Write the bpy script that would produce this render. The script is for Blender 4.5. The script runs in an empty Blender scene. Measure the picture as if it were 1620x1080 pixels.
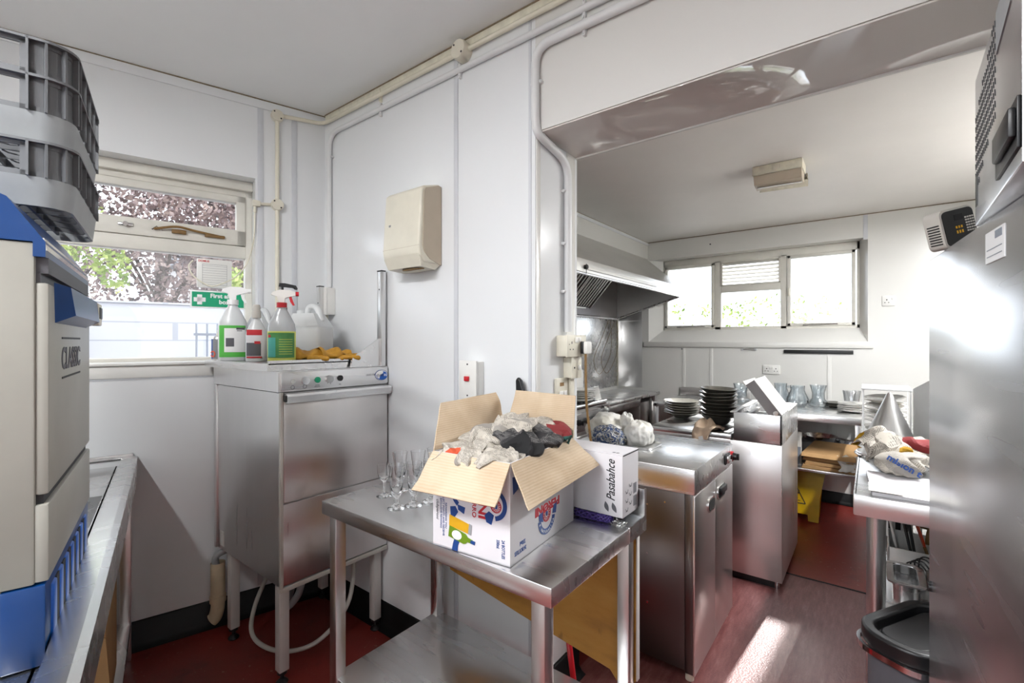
import bpy, bmesh, math, random
from mathutils import Vector, Matrix, noise
random.seed(7)
SC = bpy.context.scene
C = SC.collection
PI = math.pi

# ------------------------------------------------------------------ camera, world, light, exposure
cam_d = bpy.data.cameras.new('camera')
cam_d.sensor_width = 36.0
cam_d.lens = 737.0 / 1620.0 * 36.0
cam_d.clip_start = 0.02
cam_d.clip_end = 200
cam = bpy.data.objects.new('camera', cam_d)
C.objects.link(cam)
cam.location = (0, 0, 1.45)
cam.rotation_euler = (PI / 2, 0, math.radians(37.7))
SC.camera = cam

world = bpy.data.worlds.new('sky')
SC.world = world
world.use_nodes = True
bgn = world.node_tree.nodes['Background']
bgn.inputs[0].default_value = (0.90, 0.95, 1.0, 1)
bgn.inputs[1].default_value = 2.4

SUN_DIR = Vector((-0.08, -1.0, -0.65)).normalized()
sd = bpy.data.lights.new('sun', 'SUN')
sd.energy = 7.0
sd.angle = math.radians(1.2)
sd.color = (1.0, 0.95, 0.88)
sun = bpy.data.objects.new('sun', sd)
C.objects.link(sun)
sun.rotation_euler = SUN_DIR.to_track_quat('-Z', 'Y').to_euler()

SC.view_settings.view_transform = 'Standard'
SC.view_settings.look = 'None'
SC.view_settings.gamma = 1
SC.view_settings.use_curve_mapping = False
SC.view_settings.exposure = 0.78
SC.cycles.use_denoising = True
SC.cycles.max_bounces = 10
SC.cycles.diffuse_bounces = 6
SC.cycles.glossy_bounces = 5
SC.cycles.transmission_bounces = 10
SC.cycles.transparent_max_bounces = 16
SC.cycles.sample_clamp_indirect = 6
SC.cycles.caustics_reflective = False
SC.cycles.caustics_refractive = False

def portal(loc, rot, sx, sy):
    l = bpy.data.lights.new('window_daylight', 'AREA')
    l.shape = 'RECTANGLE'; l.size = sx; l.size_y = sy
    l.cycles.is_portal = True
    o = bpy.data.objects.new('window_daylight', l); C.objects.link(o)
    o.location = loc; o.rotation_euler = rot

# ------------------------------------------------------------------ frames of reference
AW = math.radians(15.8)
P0 = Vector((-2.52, 1.48, 0))
WD = Vector((math.sin(AW), math.cos(AW), 0))
# window-wall frame: x = distance from the room corner, y = distance into the room, z = height
MW = Matrix.Translation(P0) @ Matrix(((-WD.x, WD.y, 0, 0), (-WD.y, -WD.x, 0, 0), (0, 0, 1, 0), (0, 0, 0, 1)))
I4 = Matrix.Identity(4)
YP = 1.48      # partition face
YB = 1.80      # kitchen face of partition
YF = 5.09      # far wall
XL = -2.37     # cooker wall
XR = 0.98      # right wall
XE = -1.03     # end of partition
ZC = 2.755     # ceiling
ZK = 2.56      # kitchen ceiling
ZH = 2.26      # underside of the beam
YR = -1.9      # rear wall

# ------------------------------------------------------------------ materials
def rgb(h):
    h = h.lstrip('#')
    v = [int(h[i:i + 2], 16) / 255 for i in (0, 2, 4)]
    return tuple(x / 12.92 if x <= 0.04045 else ((x + 0.055) / 1.055) ** 2.4 for x in v) + (1,)

class NT:
    def __init__(s, name):
        s.m = bpy.data.materials.new(name); s.m.use_nodes = True
        s.t = s.m.node_tree; s.n = s.t.nodes; s.l = s.t.links
        s.b = s.n['Principled BSDF']; s.out = s.n['Material Output']
        s.tc = s.n.new('ShaderNodeTexCoord')
    def node(s, ty, **kw):
        n = s.n.new(ty)
        for k, v in kw.items():
            if k in n.inputs: n.inputs[k].default_value = v
            else: setattr(n, k, v)
        return n
    def link(s, a, b): s.l.new(a, b)
    def mapped(s, scale=(1, 1, 1), rot=(0, 0, 0), src='Object'):
        mp = s.n.new('ShaderNodeMapping'); mp.inputs['Scale'].default_value = scale; mp.inputs['Rotation'].default_value = rot
        s.link(s.tc.outputs[src], mp.inputs[0]); return mp.outputs[0]
    def noise(s, scale=5, detail=4, vec=None, rough=.55, dist=0):
        n = s.n.new('ShaderNodeTexNoise'); n.inputs['Scale'].default_value = scale; n.inputs['Detail'].default_value = detail
        n.inputs['Roughness'].default_value = rough; n.inputs['Distortion'].default_value = dist
        s.link(vec if vec is not None else s.tc.outputs['Object'], n.inputs['Vector']); return n.outputs['Fac']
    def ramp(s, fac, stops):
        r = s.n.new('ShaderNodeValToRGB'); cr = r.color_ramp
        while len(cr.elements) < len(stops): cr.elements.new(0.5)
        for e, (p, c) in zip(cr.elements, stops):
            e.position = p; e.color = c if len(c) == 4 else (*c, 1)
        s.link(fac, r.inputs[0]); return r.outputs[0]
    def mix(s, fac, a, b, mode='MIX'):
        m = s.n.new('ShaderNodeMixRGB'); m.blend_type = mode
        for i, v in ((0, fac), (1, a), (2, b)):
            if hasattr(v, 'is_output'): s.link(v, m.inputs[i])
            else: m.inputs[i].default_value = v
        return m.outputs[0]
    def bump(s, h, strength=.2, dist=.01):
        b = s.n.new('ShaderNodeBump'); b.inputs['Strength'].default_value = strength; b.inputs['Distance'].default_value = dist
        s.link(h, b.inputs['Height']); s.link(b.outputs[0], s.b.inputs['Normal'])
    def set(s, **kw):
        for k, v in kw.items():
            i = s.b.inputs[k]
            if hasattr(v, 'is_output'): s.link(v, i)
            else: i.default_value = v
        return s.m

def g3(v): return (v, v, v, 1)

def plain(name, col, rough=.5, metal=0, var=.06, scale=12, bump=0, **kw):
    t = NT(name)
    c = rgb(col) if isinstance(col, str) else col
    n = t.noise(scale, 4)
    d = tuple(x * (1 - var) for x in c[:3]) + (1,)
    cc = t.ramp(n, [(.3, d), (.7, c)])
    if bump: t.bump(t.noise(scale * 6, 3), bump, .003)
    t.set(**{'Base Color': cc, 'Roughness': rough, 'Metallic': metal})
    t.set(**kw)
    return t.m

def pvc(name, col, rough=.16, wave=.25, ripple=.035):
    t = NT(name)
    c = rgb(col)
    n = t.noise(1.3, 5)
    sm = t.noise(14, 4, rough=.7)
    a = t.ramp(n, [(.3, tuple(x * .965 for x in c[:3])), (.75, c[:3])])
    b = a
    big = t.noise(1.6, 1, rough=.3)
    t.bump(big, wave, ripple)
    return t.set(**{'Base Color': b, 'Roughness': t.ramp(n, [(.3, g3(rough)), (.8, g3(rough + .05))])})

def steel(name, col=.62, rough=.26, axis=2, tint=(1, 1, 1), wav=0.0, dirt=.15):
    t = NT(name)
    sc = [9, 9, 9]; sc[axis] = .5
    br = t.noise(3, 1, t.mapped(tuple(sc)), rough=.3)
    blot = t.noise(2.2, 2, rough=.4)
    c1 = tuple(min(1, col * x) for x in tint) + (1,)
    c0 = tuple(col * x * .975 for x in tint) + (1,)
    base = t.ramp(br, [(.3, c0), (.7, c1)])
    base = t.mix(t.ramp(blot, [(.5, g3(0)), (.8, g3(dirt))]), base, (col * .55, col * .53, col * .52, 1))
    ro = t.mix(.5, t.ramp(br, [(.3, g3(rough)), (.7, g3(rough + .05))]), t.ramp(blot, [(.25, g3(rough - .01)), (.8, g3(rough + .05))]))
    if wav:
        t.bump(t.noise(1.6, 1, t.mapped((.25, .25, 4)), rough=.2), wav, .012)
    else:
        t.bump(t.noise(1.7, 1, rough=.3), .10, .02)
    return t.set(**{'Base Color': base, 'Roughness': ro, 'Metallic': 1.0})

M = {}
M['wall'] = pvc('white_wall_cladding', '#e6e8ea')
M['wall_cream'] = pvc('cream_wall_cladding', '#e2e1dd', .22)
M['beam'] = pvc('beam_cladding', '#dad9d6', .2, .15)
M['soffit'] = pvc('glossy_soffit_sheet', '#d5cfca', .04, 1.0, .35)
M['ceiling'] = plain('painted_ceiling', '#eceded', .8, var=.04, scale=2)
M['kceiling'] = plain('painted_kitchen_ceiling', '#ece8e3', .55, var=.05, scale=2)
M['joint'] = plain('grey_joint_strip', '#cfd1d6', .35)
M['cream_trim'] = plain('yellowed_trim', '#e4dfcc', .4, var=.2, scale=25)
M['grime'] = plain('dirty_sealant', '#8d7f68', .8, var=.4, scale=40)
M['frame'] = plain('window_frame_paint', '#e2dfd6', .4, var=.1, scale=8)
M['black_vinyl'] = plain('black_coved_vinyl', '#0c0c0d', .5, var=.3, scale=20)
M['black_vinyl'].node_tree.nodes['Principled BSDF'].inputs['Specular IOR Level'].default_value = .25
M['white_pl'] = plain('white_plastic', '#e9e8e4', .35, var=.04)
M['cream_pl'] = plain('cream_plastic', '#ddd8c8', .38, var=.08)
M['conduit'] = plain('white_conduit', '#dedfe0', .35, var=.05)
M['cream_conduit'] = plain('cream_conduit', '#e6e1cf', .4, var=.1)
M['black_pl'] = plain('black_plastic', '#161618', .38, var=.25)
M['darkgap'] = plain('dark_recess', '#0c0c0d', .7)
M['red_pl'] = plain('red_plastic', '#c3202b', .35)
M['blue_pl'] = plain('blue_plastic', '#083a75', .3, var=.1)
M['cobalt'] = plain('cobalt_plastic', '#1560c0', .35)
M['steel'] = steel('brushed_steel_vertical', .76, .27, 2)
M['steel_h'] = steel('brushed_steel_horizontal', .76, .25, 0)
M['steel_y'] = steel('brushed_steel_lengthwise', .78, .25, 1)
M['steel_top'] = steel('worktop_steel', .82, .26, 0, dirt=.1)
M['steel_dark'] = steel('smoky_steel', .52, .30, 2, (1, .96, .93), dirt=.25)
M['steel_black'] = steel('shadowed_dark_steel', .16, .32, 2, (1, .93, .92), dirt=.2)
M['steel_warm'] = steel('warm_steel', .74, .27, 2, (1, .965, .95))
M['steel_fridge'] = steel('fridge_steel', .80, .24, 1, (.98, .99, 1.02), wav=.16, dirt=.04)
M['steel_hood'] = steel('hood_steel', .84, .36, 1, (1, .99, .96))
M['white_steel'] = plain('white_enamelled_steel', '#cfccc8', .35, var=.08)
M['cream_metal'] = plain('cream_grey_casing', '#a3a199', .38, 0.0, var=.12, scale=6)
M['rack'] = plain('grey_rack_plastic', '#8f9294', .45, var=.18, scale=9)
M['rack_d'] = plain('dark_grey_rack_plastic', '#67696c', .5, var=.2, scale=9)
M['hose'] = plain('grey_hose', '#9b9d9f', .5)
M['hose_w'] = plain('off_white_hose', '#c9c5bd', .5, var=.15)
M['pipe_beige'] = plain('beige_waste_pipe', '#d8c7a8', .4, var=.2, scale=14)
M['green'] = plain('safety_green', '#0aa274', .4)
M['pure_white'] = plain('white_print', '#f2f2f2', .5, var=.01)
M['black_ink'] = plain('black_print', '#222226', .6, var=.05)
M['grey_ink'] = plain('grey_print', '#5a5a60', .6, var=.05)
M['red_ink'] = plain('red_print', '#c02631', .5)
M['blue_ink'] = plain('navy_print', '#1d4488', .5)
M['green_ink'] = plain('leaf_green_print', '#54b948', .5)
M['green_label'] = plain('deep_green_label', '#4f9350', .45, var=.25, scale=30)
M['teal_ink'] = plain('teal_print', '#4aa79a', .5)
M['amber'] = plain('amber_print', '#d9a520', .4)
M['bottle_green'] = plain('bottle_green_print', '#6d8e1e', .4)
M['yellow'] = plain('yellow_sign_plastic', '#e3b90a', .4, var=.15)
M['silver'] = plain('silver_foil', (.75, .75, .75, 1), .3, 1.0, bump=.6)
M['rubber_glove'] = plain('yellow_rubber_glove', '#cf982d', .55, var=.35, scale=25, bump=.4)
M['clear_white'] = plain('translucent_white_plastic', '#eef1f2', .3, var=.03)
M['clear_white'].node_tree.nodes['Principled BSDF'].inputs['Transmission Weight'].default_value = .25
M['spray_clear'] = plain('clear_spray_bottle', '#e8ecee', .2, var=.03)
M['spray_clear'].node_tree.nodes['Principled BSDF'].inputs['Transmission Weight'].default_value = .45
M['limewater'] = plain('lime_cleaning_liquid', '#d8de6a', .15, var=.03)
M['plate'] = plain('white_china', '#e6e4df', .2, var=.05)
M['plate_g'] = plain('grey_glazed_china', '#b9b6ac', .22, var=.1)
M['bowl_d'] = plain('dark_stoneware', '#55524b', .3, var=.3, scale=10)
M['cloth_b'] = plain('tan_cloth', '#d8bfa6', .95, var=.2, bump=.6)
M['paper_w'] = plain('white_paper', '#e4e1dc', .8, var=.06)
M['orange_s'] = plain('orange_silicone', '#e2502a', .4)
M['wood'] = plain('brown_wood', '#8b6a3b', .6, var=.35)
M['taupe'] = plain('taupe_plastic', '#b8ab98', .4, var=.08)
M['foam'] = plain('white_foam', '#eff0f0', .7, var=.02, bump=.3)
M['purple'] = plain('purple_net', '#4d3b85', .6)
M['blade'] = plain('polished_steel', (.7, .7, .7, 1), .12, 1.0)
M['paper_tube'] = plain('brown_paper_towel', '#8a6d44', .9)
M['brick_w'] = None

def mk_floor():
    t = NT('red_safety_vinyl')
    n = t.noise(2.2, 6, rough=.6)
    fine = t.noise(160, 2)
    base = t.ramp(n, [(.3, rgb('#6a241e')), (.55, rgb('#85302a')), (.8, rgb('#963b31'))])
    specks = t.ramp(t.noise(55, 2, rough=.4), [(.7, g3(0)), (.76, g3(.55))])
    base = t.mix(specks, base, rgb('#a98f84'))
    stain = t.ramp(t.noise(5, 5, rough=.7), [(.58, g3(0)), (.75, g3(.55))])
    base = t.mix(stain, base, rgb('#3c1f1c'))
    t.bump(fine, .22, .002)
    return t.set(**{'Base Color': base, 'Roughness': t.ramp(n, [(.3, g3(.3)), (.8, g3(.42))]), 'Specular IOR Level': .6})
M['floor'] = mk_floor()

def mk_floor2():  # window glare is put into the colour as a paler, purplish red
    t = NT('glare_tinted_red_vinyl')
    v = t.mapped((14, 2.5, 1), (0, 0, .35))
    n = t.noise(3, 6, v, rough=.7)
    base = t.ramp(n, [(.3, rgb('#6c3a3a')), (.55, rgb('#8a5553')), (.8, rgb('#a27876'))])
    t.bump(t.noise(130, 2), .35, .003)
    return t.set(**{'Base Color': base, 'Roughness': .36, 'Specular IOR Level': .7})
M['floor2'] = mk_floor2()

def mk_card(name, a, b, axis='X'):
    t = NT(name)
    w = t.node('ShaderNodeTexWave', wave_type='BANDS', bands_direction=axis)
    w.inputs['Scale'].default_value = 52; w.inputs['Distortion'].default_value = 1.5
    t.link(t.tc.outputs['Object'], w.inputs['Vector'])
    base = t.mix(.75, t.ramp(w.outputs['Fac'], [(.2, rgb(b)), (.8, rgb(a))]), t.ramp(t.noise(7, 5), [(.3, rgb(b)), (.6, rgb(a))]))
    t.bump(w.outputs['Fac'], .12, .002)
    return t.set(**{'Base Color': base, 'Roughness': .85})
M['card_z'] = mk_card('corrugated_cardboard', '#d0bda4', '#b59d80', 'Z')
M['card_y'] = mk_card('corrugated_cardboard_lengthwise', '#d9bc94', '#c6a67c', 'Y')
M['card_x'] = mk_card('corrugated_cardboard_crosswise', '#d9bc94', '#c6a67c', 'X')
M['card'] = plain('kraft_cardboard', '#c39a69', .85, var=.18, scale=8)
M['card_white'] = plain('white_printed_cardboard', '#e2e0e4', .55, var=.05, scale=5)

def mk_ply():
    t = NT('stained_plywood')
    n = t.noise(3, 6, t.mapped((1, 1, 3)), rough=.6)
    b = t.ramp(n, [(.25, rgb('#8f6128')), (.5, rgb('#b98438')), (.8, rgb('#cc9b4f'))])
    s = t.ramp(t.noise(20, 3, t.mapped((1, 1, .35))), [(.64, g3(0)), (.72, g3(.55))])
    b = t.mix(s, b, rgb('#6d4a20'))
    return t.set(**{'Base Color': b, 'Roughness': .55})
M['ply'] = mk_ply()

def mk_news(name, dark=.0, hues=()):
    t = NT(name)
    w = t.node('ShaderNodeTexWave', wave_type='BANDS', bands_direction='Y')
    w.inputs['Scale'].default_value = 18; w.inputs['Distortion'].default_value = .6
    t.link(t.tc.outputs['UV'], w.inputs['Vector'])
    col = t.noise(7, 2, t.mapped((1, 1, 1), src='UV'))
    lines = t.mix(1.0, t.ramp(w.outputs['Fac'], [(.45, g3(0)), (.6, g3(1))]), t.ramp(t.noise(60, 1, t.mapped((1, .3, 1), src='UV')), [(.4, g3(0)), (.5, g3(1))]), 'MULTIPLY')
    lines = t.mix(1.0, lines, t.ramp(col, [(.4, g3(.0)), (.5, g3(.75))]), 'MULTIPLY')
    base = t.mix(lines, rgb('#beb7ac') if not dark else rgb('#2b2a2c'), rgb('#4a4744') if not dark else rgb('#8d8a88'))
    v = t.node('ShaderNodeTexVoronoi'); v.inputs['Scale'].default_value = 2.6
    oi = t.node('ShaderNodeObjectInfo')
    add = t.node('ShaderNodeVectorMath', operation='ADD')
    t.link(t.tc.outputs['UV'], add.inputs[0])
    cx = t.node('ShaderNodeCombineXYZ'); mu = t.node('ShaderNodeMath', operation='MULTIPLY'); mu.inputs[1].default_value = 37.0
    t.link(oi.outputs['Random'], mu.inputs[0]); t.link(mu.outputs[0], cx.inputs[0]); t.link(mu.outputs[0], cx.inputs[1])
    t.link(cx.outputs[0], add.inputs[1]); t.link(add.outputs[0], v.inputs['Vector'])
    sp = t.node('ShaderNodeSeparateColor'); t.link(v.outputs['Color'], sp.inputs[0])
    for k, (h, lo, hi) in enumerate(hues):
        m = t.ramp(sp.outputs[k % 3], [(0, g3(0)), (lo - .001, g3(0)), (lo, g3(1)), (hi, g3(1)), (min(1, hi + .001), g3(0))])
        base = t.mix(m, base, rgb(h))
    return t.set(**{'Base Color': base, 'Roughness': .8})
M['news_a'] = mk_news('newsprint_text', hues=(('#8f8a84', .85, .97),))
M['news_b'] = mk_news('newsprint_colour', hues=(('#24395f', .62, .75), ('#c2502f', .70, .86), ('#3b3d40', .72, .85)))
M['news_c'] = mk_news('newsprint_dark', 1, hues=(('#141416', .5, .98),))
M['news_d'] = mk_news('newsprint_photo', hues=(('#24524c', .6, .78), ('#b48a1a', .83, .93), ('#7b2426', .87, .97)))

def mk_glass(name, tint=(1, 1, 1), rough=0.0, ior=1.45):
    t = NT(name)
    return t.set(**{'Base Color': (*tint, 1), 'Roughness': rough, 'Transmission Weight': 1.0, 'IOR': ior})
M['glass'] = mk_glass('drinking_glass')
def mk_pane(name, tint, gl=.06, mixin=None):
    t = NT(name)
    tr = t.node('ShaderNodeBsdfTransparent'); tr.inputs[0].default_value = (*tint, 1)
    gs = t.node('ShaderNodeBsdfGlossy'); gs.inputs['Roughness'].default_value = .02
    lw = t.node('ShaderNodeLayerWeight'); lw.inputs[0].default_value = .15
    mx = t.node('ShaderNodeMixShader')
    r = t.ramp(lw.outputs['Fresnel'], [(0, g3(gl)), (1, g3(.8))])
    t.link(r, mx.inputs[0]); t.link(tr.outputs[0], mx.inputs[1]); t.link(gs.outputs[0], mx.inputs[2])
    last = mx.outputs[0]
    if mixin:
        df = t.node('ShaderNodeBsdfTranslucent'); df.inputs[0].default_value = (.95, .97, 1, 1)
        m2 = t.node('ShaderNodeMixShader'); m2.inputs[0].default_value = mixin
        t.link(last, m2.inputs[1]); t.link(df.outputs[0], m2.inputs[2]); last = m2.outputs[0]
    t.link(last, t.out.inputs['Surface'])
    return t.m
M['jug'] = mk_pane('jug_glass', (.90, .93, .95), .12)
M['pane'] = mk_pane('window_glass', (.97, .98, 1))
M['pane_dusty'] = mk_pane('dusty_window_glass', (.97, .98, 1), mixin=.03)
M['film'] = mk_pane('clear_film', (.93, .94, .95), .25)

def mk_bag():
    t = NT('thin_carrier_bag')
    b = t.ramp(t.noise(6, 4), [(.35, rgb('#e6e2d4')), (.6, rgb('#f3f2ee'))])
    t.bump(t.noise(22, 3, rough=.6), .5, .01)
    return t.set(**{'Base Color': b, 'Roughness': .4, 'Transmission Weight': .15})
M['bag'] = mk_bag()
def mk_bagprint():
    t = NT('blue_scroll_print_bag')
    n = t.noise(22, 2, dist=3.5, rough=.4)
    b = t.ramp(n, [(.46, rgb('#33486f')), (.5, rgb('#33486f')), (.53, rgb('#d8d8d2')), (.57, rgb('#d8d8d2')), (.6, rgb('#4a4a4d'))])
    return t.set(**{'Base Color': b, 'Roughness': .45})
M['bag_print'] = mk_bagprint()

def mk_emit(name, col, st):
    t = NT(name)
    return t.set(**{'Base Color': (*col, 1), 'Emission Color': (*col, 1), 'Emission Strength': st})
M['tube'] = mk_emit('fill_batten_tube', (1, .97, .93), 9)  # glowing tube of the added fill battens

def mk_leaf(name, cols, sc=30):
    t = NT(name)
    b = t.ramp(t.noise(sc, 2), [(.3, rgb(cols[0])), (.5, rgb(cols[1])), (.7, rgb(cols[2]))])
    return t.set(**{'Base Color': b, 'Roughness': .6})
M['leaf_copper'] = mk_leaf('copper_beech_leaves', ('#38302f', '#74605f', '#ab9890'), 3)
M['leaf_green'] = mk_leaf('pale_green_leaves', ('#5f7a35', '#93a556', '#c0c67a'), 3)
M['bark'] = plain('bark', '#4b4038', .9)
def mk_brick():
    t = NT('whitewashed_blockwork')
    b = t.node('ShaderNodeTexBrick')
    b.inputs['Color1'].default_value = (.62, .64, .68, 1); b.inputs['Color2'].default_value = (.60, .62, .67, 1)
    b.inputs['Mortar'].default_value = (.42, .44, .49, 1); b.inputs['Scale'].default_value = 1.0
    b.inputs['Brick Width'].default_value = .45; b.inputs['Row Height'].default_value = .16; b.inputs['Mortar Size'].default_value = .006
    t.link(t.mapped((1, 1, 1), (PI / 2, 0, 0)), b.inputs['Vector'])
    return t.set(**{'Base Color': b.outputs[0], 'Roughness': .8})
M['block'] = mk_brick()
M['render'] = plain('pale_house_render', '#b9b6b6', .9)
M['slate'] = plain('roof_slate', '#77787e', .8, var=.3)
M['yard'] = plain('yard_concrete', '#a9a8a4', .9)
M['railing'] = plain('grey_railing', '#8a919c', .5)

# ------------------------------------------------------------------ geometry collector
def rz(a): return Matrix.Rotation(a, 4, 'Z')
def T(x, y, z): return Matrix.Translation((x, y, z))

class G:
    def __init__(s, m=I4):
        s.bm = bmesh.new(); s.m = m; s.uv = None
    def _f(s, vs):
        try: return s.bm.faces.new(vs)
        except ValueError: return None
    def v(s, p): return s.bm.verts.new(s.m @ Vector(p))
    def box(s, x0, y0, z0, x1, y1, z1, bev=0.0, seg=2, m=None):
        x0, x1 = min(x0, x1), max(x0, x1); y0, y1 = min(y0, y1), max(y0, y1); z0, z1 = min(z0, z1), max(z0, z1)
        mm = s.m if m is None else s.m @ m
        ps = [(x, y, z) for x in (x0, x1) for y in (y0, y1) for z in (z0, z1)]
        vs = [s.bm.verts.new(mm @ Vector(p)) for p in ps]
        fs = [s.bm.faces.new([vs[i] for i in q]) for q in ((0, 1, 3, 2), (4, 6, 7, 5), (0, 4, 5, 1), (2, 3, 7, 6), (0, 2, 6, 4), (1, 5, 7, 3))]
        if bev > 0:
            es = list({e for f in fs for e in f.edges})
            bmesh.ops.bevel(s.bm, geom=es, offset=min(bev, .49 * min(x1 - x0, y1 - y0, z1 - z0)), segments=seg, profile=.5, affect='EDGES')
        return s
    def cyl(s, p0, p1, r, r1=None, n=24, cap=True):
        r1 = r if r1 is None else r1
        a = Vector(p0); b = Vector(p1); d = (b - a)
        q = d.to_track_quat('Z', 'Y').to_matrix()
        A = [s.v(a + q @ Vector((r * math.cos(2 * PI * i / n), r * math.sin(2 * PI * i / n), 0))) for i in range(n)]
        B = [s.v(b + q @ Vector((r1 * math.cos(2 * PI * i / n), r1 * math.sin(2 * PI * i / n), 0))) for i in range(n)]
        for i in range(n): s._f([A[i], A[(i + 1) % n], B[(i + 1) % n], B[i]])
        if cap: s._f(A[::-1]); s._f(B)
        return s
    def tube(s, pts, r, n=10, cap=True, close=False, rad=None):
        pts = [Vector(p) for p in pts]; rings = []; prev = None
        N = len(pts)
        for i, p in enumerate(pts):
            if close: d = pts[(i + 1) % N] - pts[i - 1]
            else: d = pts[min(i + 1, N - 1)] - pts[max(i - 1, 0)]
            d.normalize()
            if prev is None:
                u = d.orthogonal().normalized()
            else:
                u = prev - d * prev.dot(d)
                u = u.normalized() if u.length > 1e-5 else d.orthogonal().normalized()
            prev = u; w = d.cross(u)
            rr = rad[i] if rad else r
            rings.append([s.v(p + (u * math.cos(2 * PI * k / n) + w * math.sin(2 * PI * k / n)) * rr) for k in range(n)])
        for a, b in zip(rings, rings[1:] + ([rings[0]] if close else [])):
            for k in range(n): s._f([a[k], a[(k + 1) % n], b[(k + 1) % n], b[k]])
        if cap and not close: s._f(rings[0][::-1]); s._f(rings[-1])
        return s
    def lathe(s, prof, c=(0, 0, 0), n=32, closed=False, m=None, wob=None):
        mm = s.m @ T(*c) if m is None else s.m @ T(*c) @ m
        rings = []
        for r, z in prof:
            if r < 1e-6: rings.append([s.bm.verts.new(mm @ Vector((0, 0, z)))])
            else: rings.append([s.bm.verts.new(mm @ Vector((r * math.cos(2 * PI * i / n), r * math.sin(2 * PI * i / n), z))) for i in range(n)])
        seq = list(zip(rings, rings[1:] + ([rings[0]] if closed else [])))
        if not closed: seq = seq[:len(rings) - 1]
        for a, b in seq:
            for i in range(n):
                j = (i + 1) % n
                if len(a) == 1 and len(b) == 1: continue
                if len(a) == 1: s._f([a[0], b[j], b[i]])
                elif len(b) == 1: s._f([a[i], a[j], b[0]])
                else: s._f([a[i], a[j], b[j], b[i]])
        return s
    def prism(s, poly, a, b, plane='XY', m=None):
        mm = s.m if m is None else s.m @ m
        def P(u, v, w):
            return {'XY': (u, v, w), 'XZ': (u, w, v), 'YZ': (w, u, v)}[plane]
        A = [s.bm.verts.new(mm @ Vector(P(u, v, a))) for u, v in poly]
        B = [s.bm.verts.new(mm @ Vector(P(u, v, b))) for u, v in poly]
        n = len(poly)
        s._f(A[::-1]); s._f(B)
        for i in range(n): s._f([A[i], A[(i + 1) % n], B[(i + 1) % n], B[i]])
        return s
    def hexa(s, b4, t4):
        A = [s.v(p) for p in b4]; B = [s.v(p) for p in t4]
        s._f(A[::-1]); s._f(B)
        for i in range(4): s._f([A[i], A[(i + 1) % 4], B[(i + 1) % 4], B[i]])
        return s
    def grid(s, fn, nu, nv, uv=True):
        V = [[s.v(fn(i / nu, j / nv)) for j in range(nv + 1)] for i in range(nu + 1)]
        if uv and s.uv is None: s.uv = s.bm.loops.layers.uv.new('UVMap')
        for i in range(nu):
            for j in range(nv):
                f = s._f([V[i][j], V[i + 1][j], V[i + 1][j + 1], V[i][j + 1]])
                if f and uv:
                    for l, (a, b) in zip(f.loops, ((i, j), (i + 1, j), (i + 1, j + 1), (i, j + 1))): l[s.uv].uv = (a / nu, b / nv)
        return s
    def ball(s, c, r, n=2, sc=(1, 1, 1), fn=None):
        res = bmesh.ops.create_icosphere(s.bm, subdivisions=n, radius=1)
        for v in res['verts']:
            d = v.co.normalized(); k = fn(d) if fn else 1
            v.co = s.m @ (Vector(c) + Vector((d.x * r * sc[0] * k, d.y * r * sc[1] * k, d.z * r * sc[2] * k)))
        return s
    def text(s, txt, size, o, xd, yd, ext=.0006, bold=0, shear=0, align='LEFT', sp=1.0, sx=1.0):
        cu = bpy.data.curves.new('t', 'FONT'); cu.body = txt; cu.size = size; cu.extrude = ext; cu.offset = bold; cu.shear = shear
        cu.align_x = align; cu.space_character = sp; cu.resolution_u = 3
        ob = bpy.data.objects.new('t', cu); C.objects.link(ob)
        dg = bpy.context.evaluated_depsgraph_get()
        me = bpy.data.meshes.new_from_object(ob.evaluated_get(dg))
        xd = Vector(xd).normalized(); yd = Vector(yd).normalized(); zd = xd.cross(yd)
        mm = Matrix(((xd.x * sx, yd.x, zd.x, o[0]), (xd.y * sx, yd.y, zd.y, o[1]), (xd.z * sx, yd.z, zd.z, o[2]), (0, 0, 0, 1)))
        me.transform(s.m @ mm)
        s.bm.from_mesh(me)
        bpy.data.objects.remove(ob); bpy.data.curves.remove(cu); bpy.data.meshes.remove(me)
        return s
    def arc(s, c, xd, yd, r0, r1, a0, a1, ext=.0006, n=24):
        xd = Vector(xd).normalized(); yd = Vector(yd).normalized(); zd = xd.cross(yd) * ext; c = Vector(c)
        ring = []
        for i in range(n + 1):
            a = math.radians(a0 + (a1 - a0) * i / n); d = xd * math.cos(a) + yd * math.sin(a)
            ring.append([s.v(c + d * r0), s.v(c + d * r1), s.v(c + d * r1 + zd), s.v(c + d * r0 + zd)])
        for a, b in zip(ring, ring[1:]):
            for k in range(4): s._f([a[k], a[(k + 1) % 4], b[(k + 1) % 4], b[k]])
        s._f(ring[0]); s._f(ring[-1][::-1])
        return s
    def poly(s, pts, c, xd, yd, ext=.0006):
        xd = Vector(xd).normalized(); yd = Vector(yd).normalized(); zd = xd.cross(yd) * ext; c = Vector(c)
        A = [s.v(c + xd * x + yd * y) for x, y in pts]; B = [s.v(c + xd * x + yd * y + zd) for x, y in pts]
        s._f(A[::-1]); s._f(B); n = len(pts)
        for i in range(n): s._f([A[i], A[(i + 1) % n], B[(i + 1) % n], B[i]])
        return s

WM_ = {}
def wmat(o): return WM_.get(o.name, I4)

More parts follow.
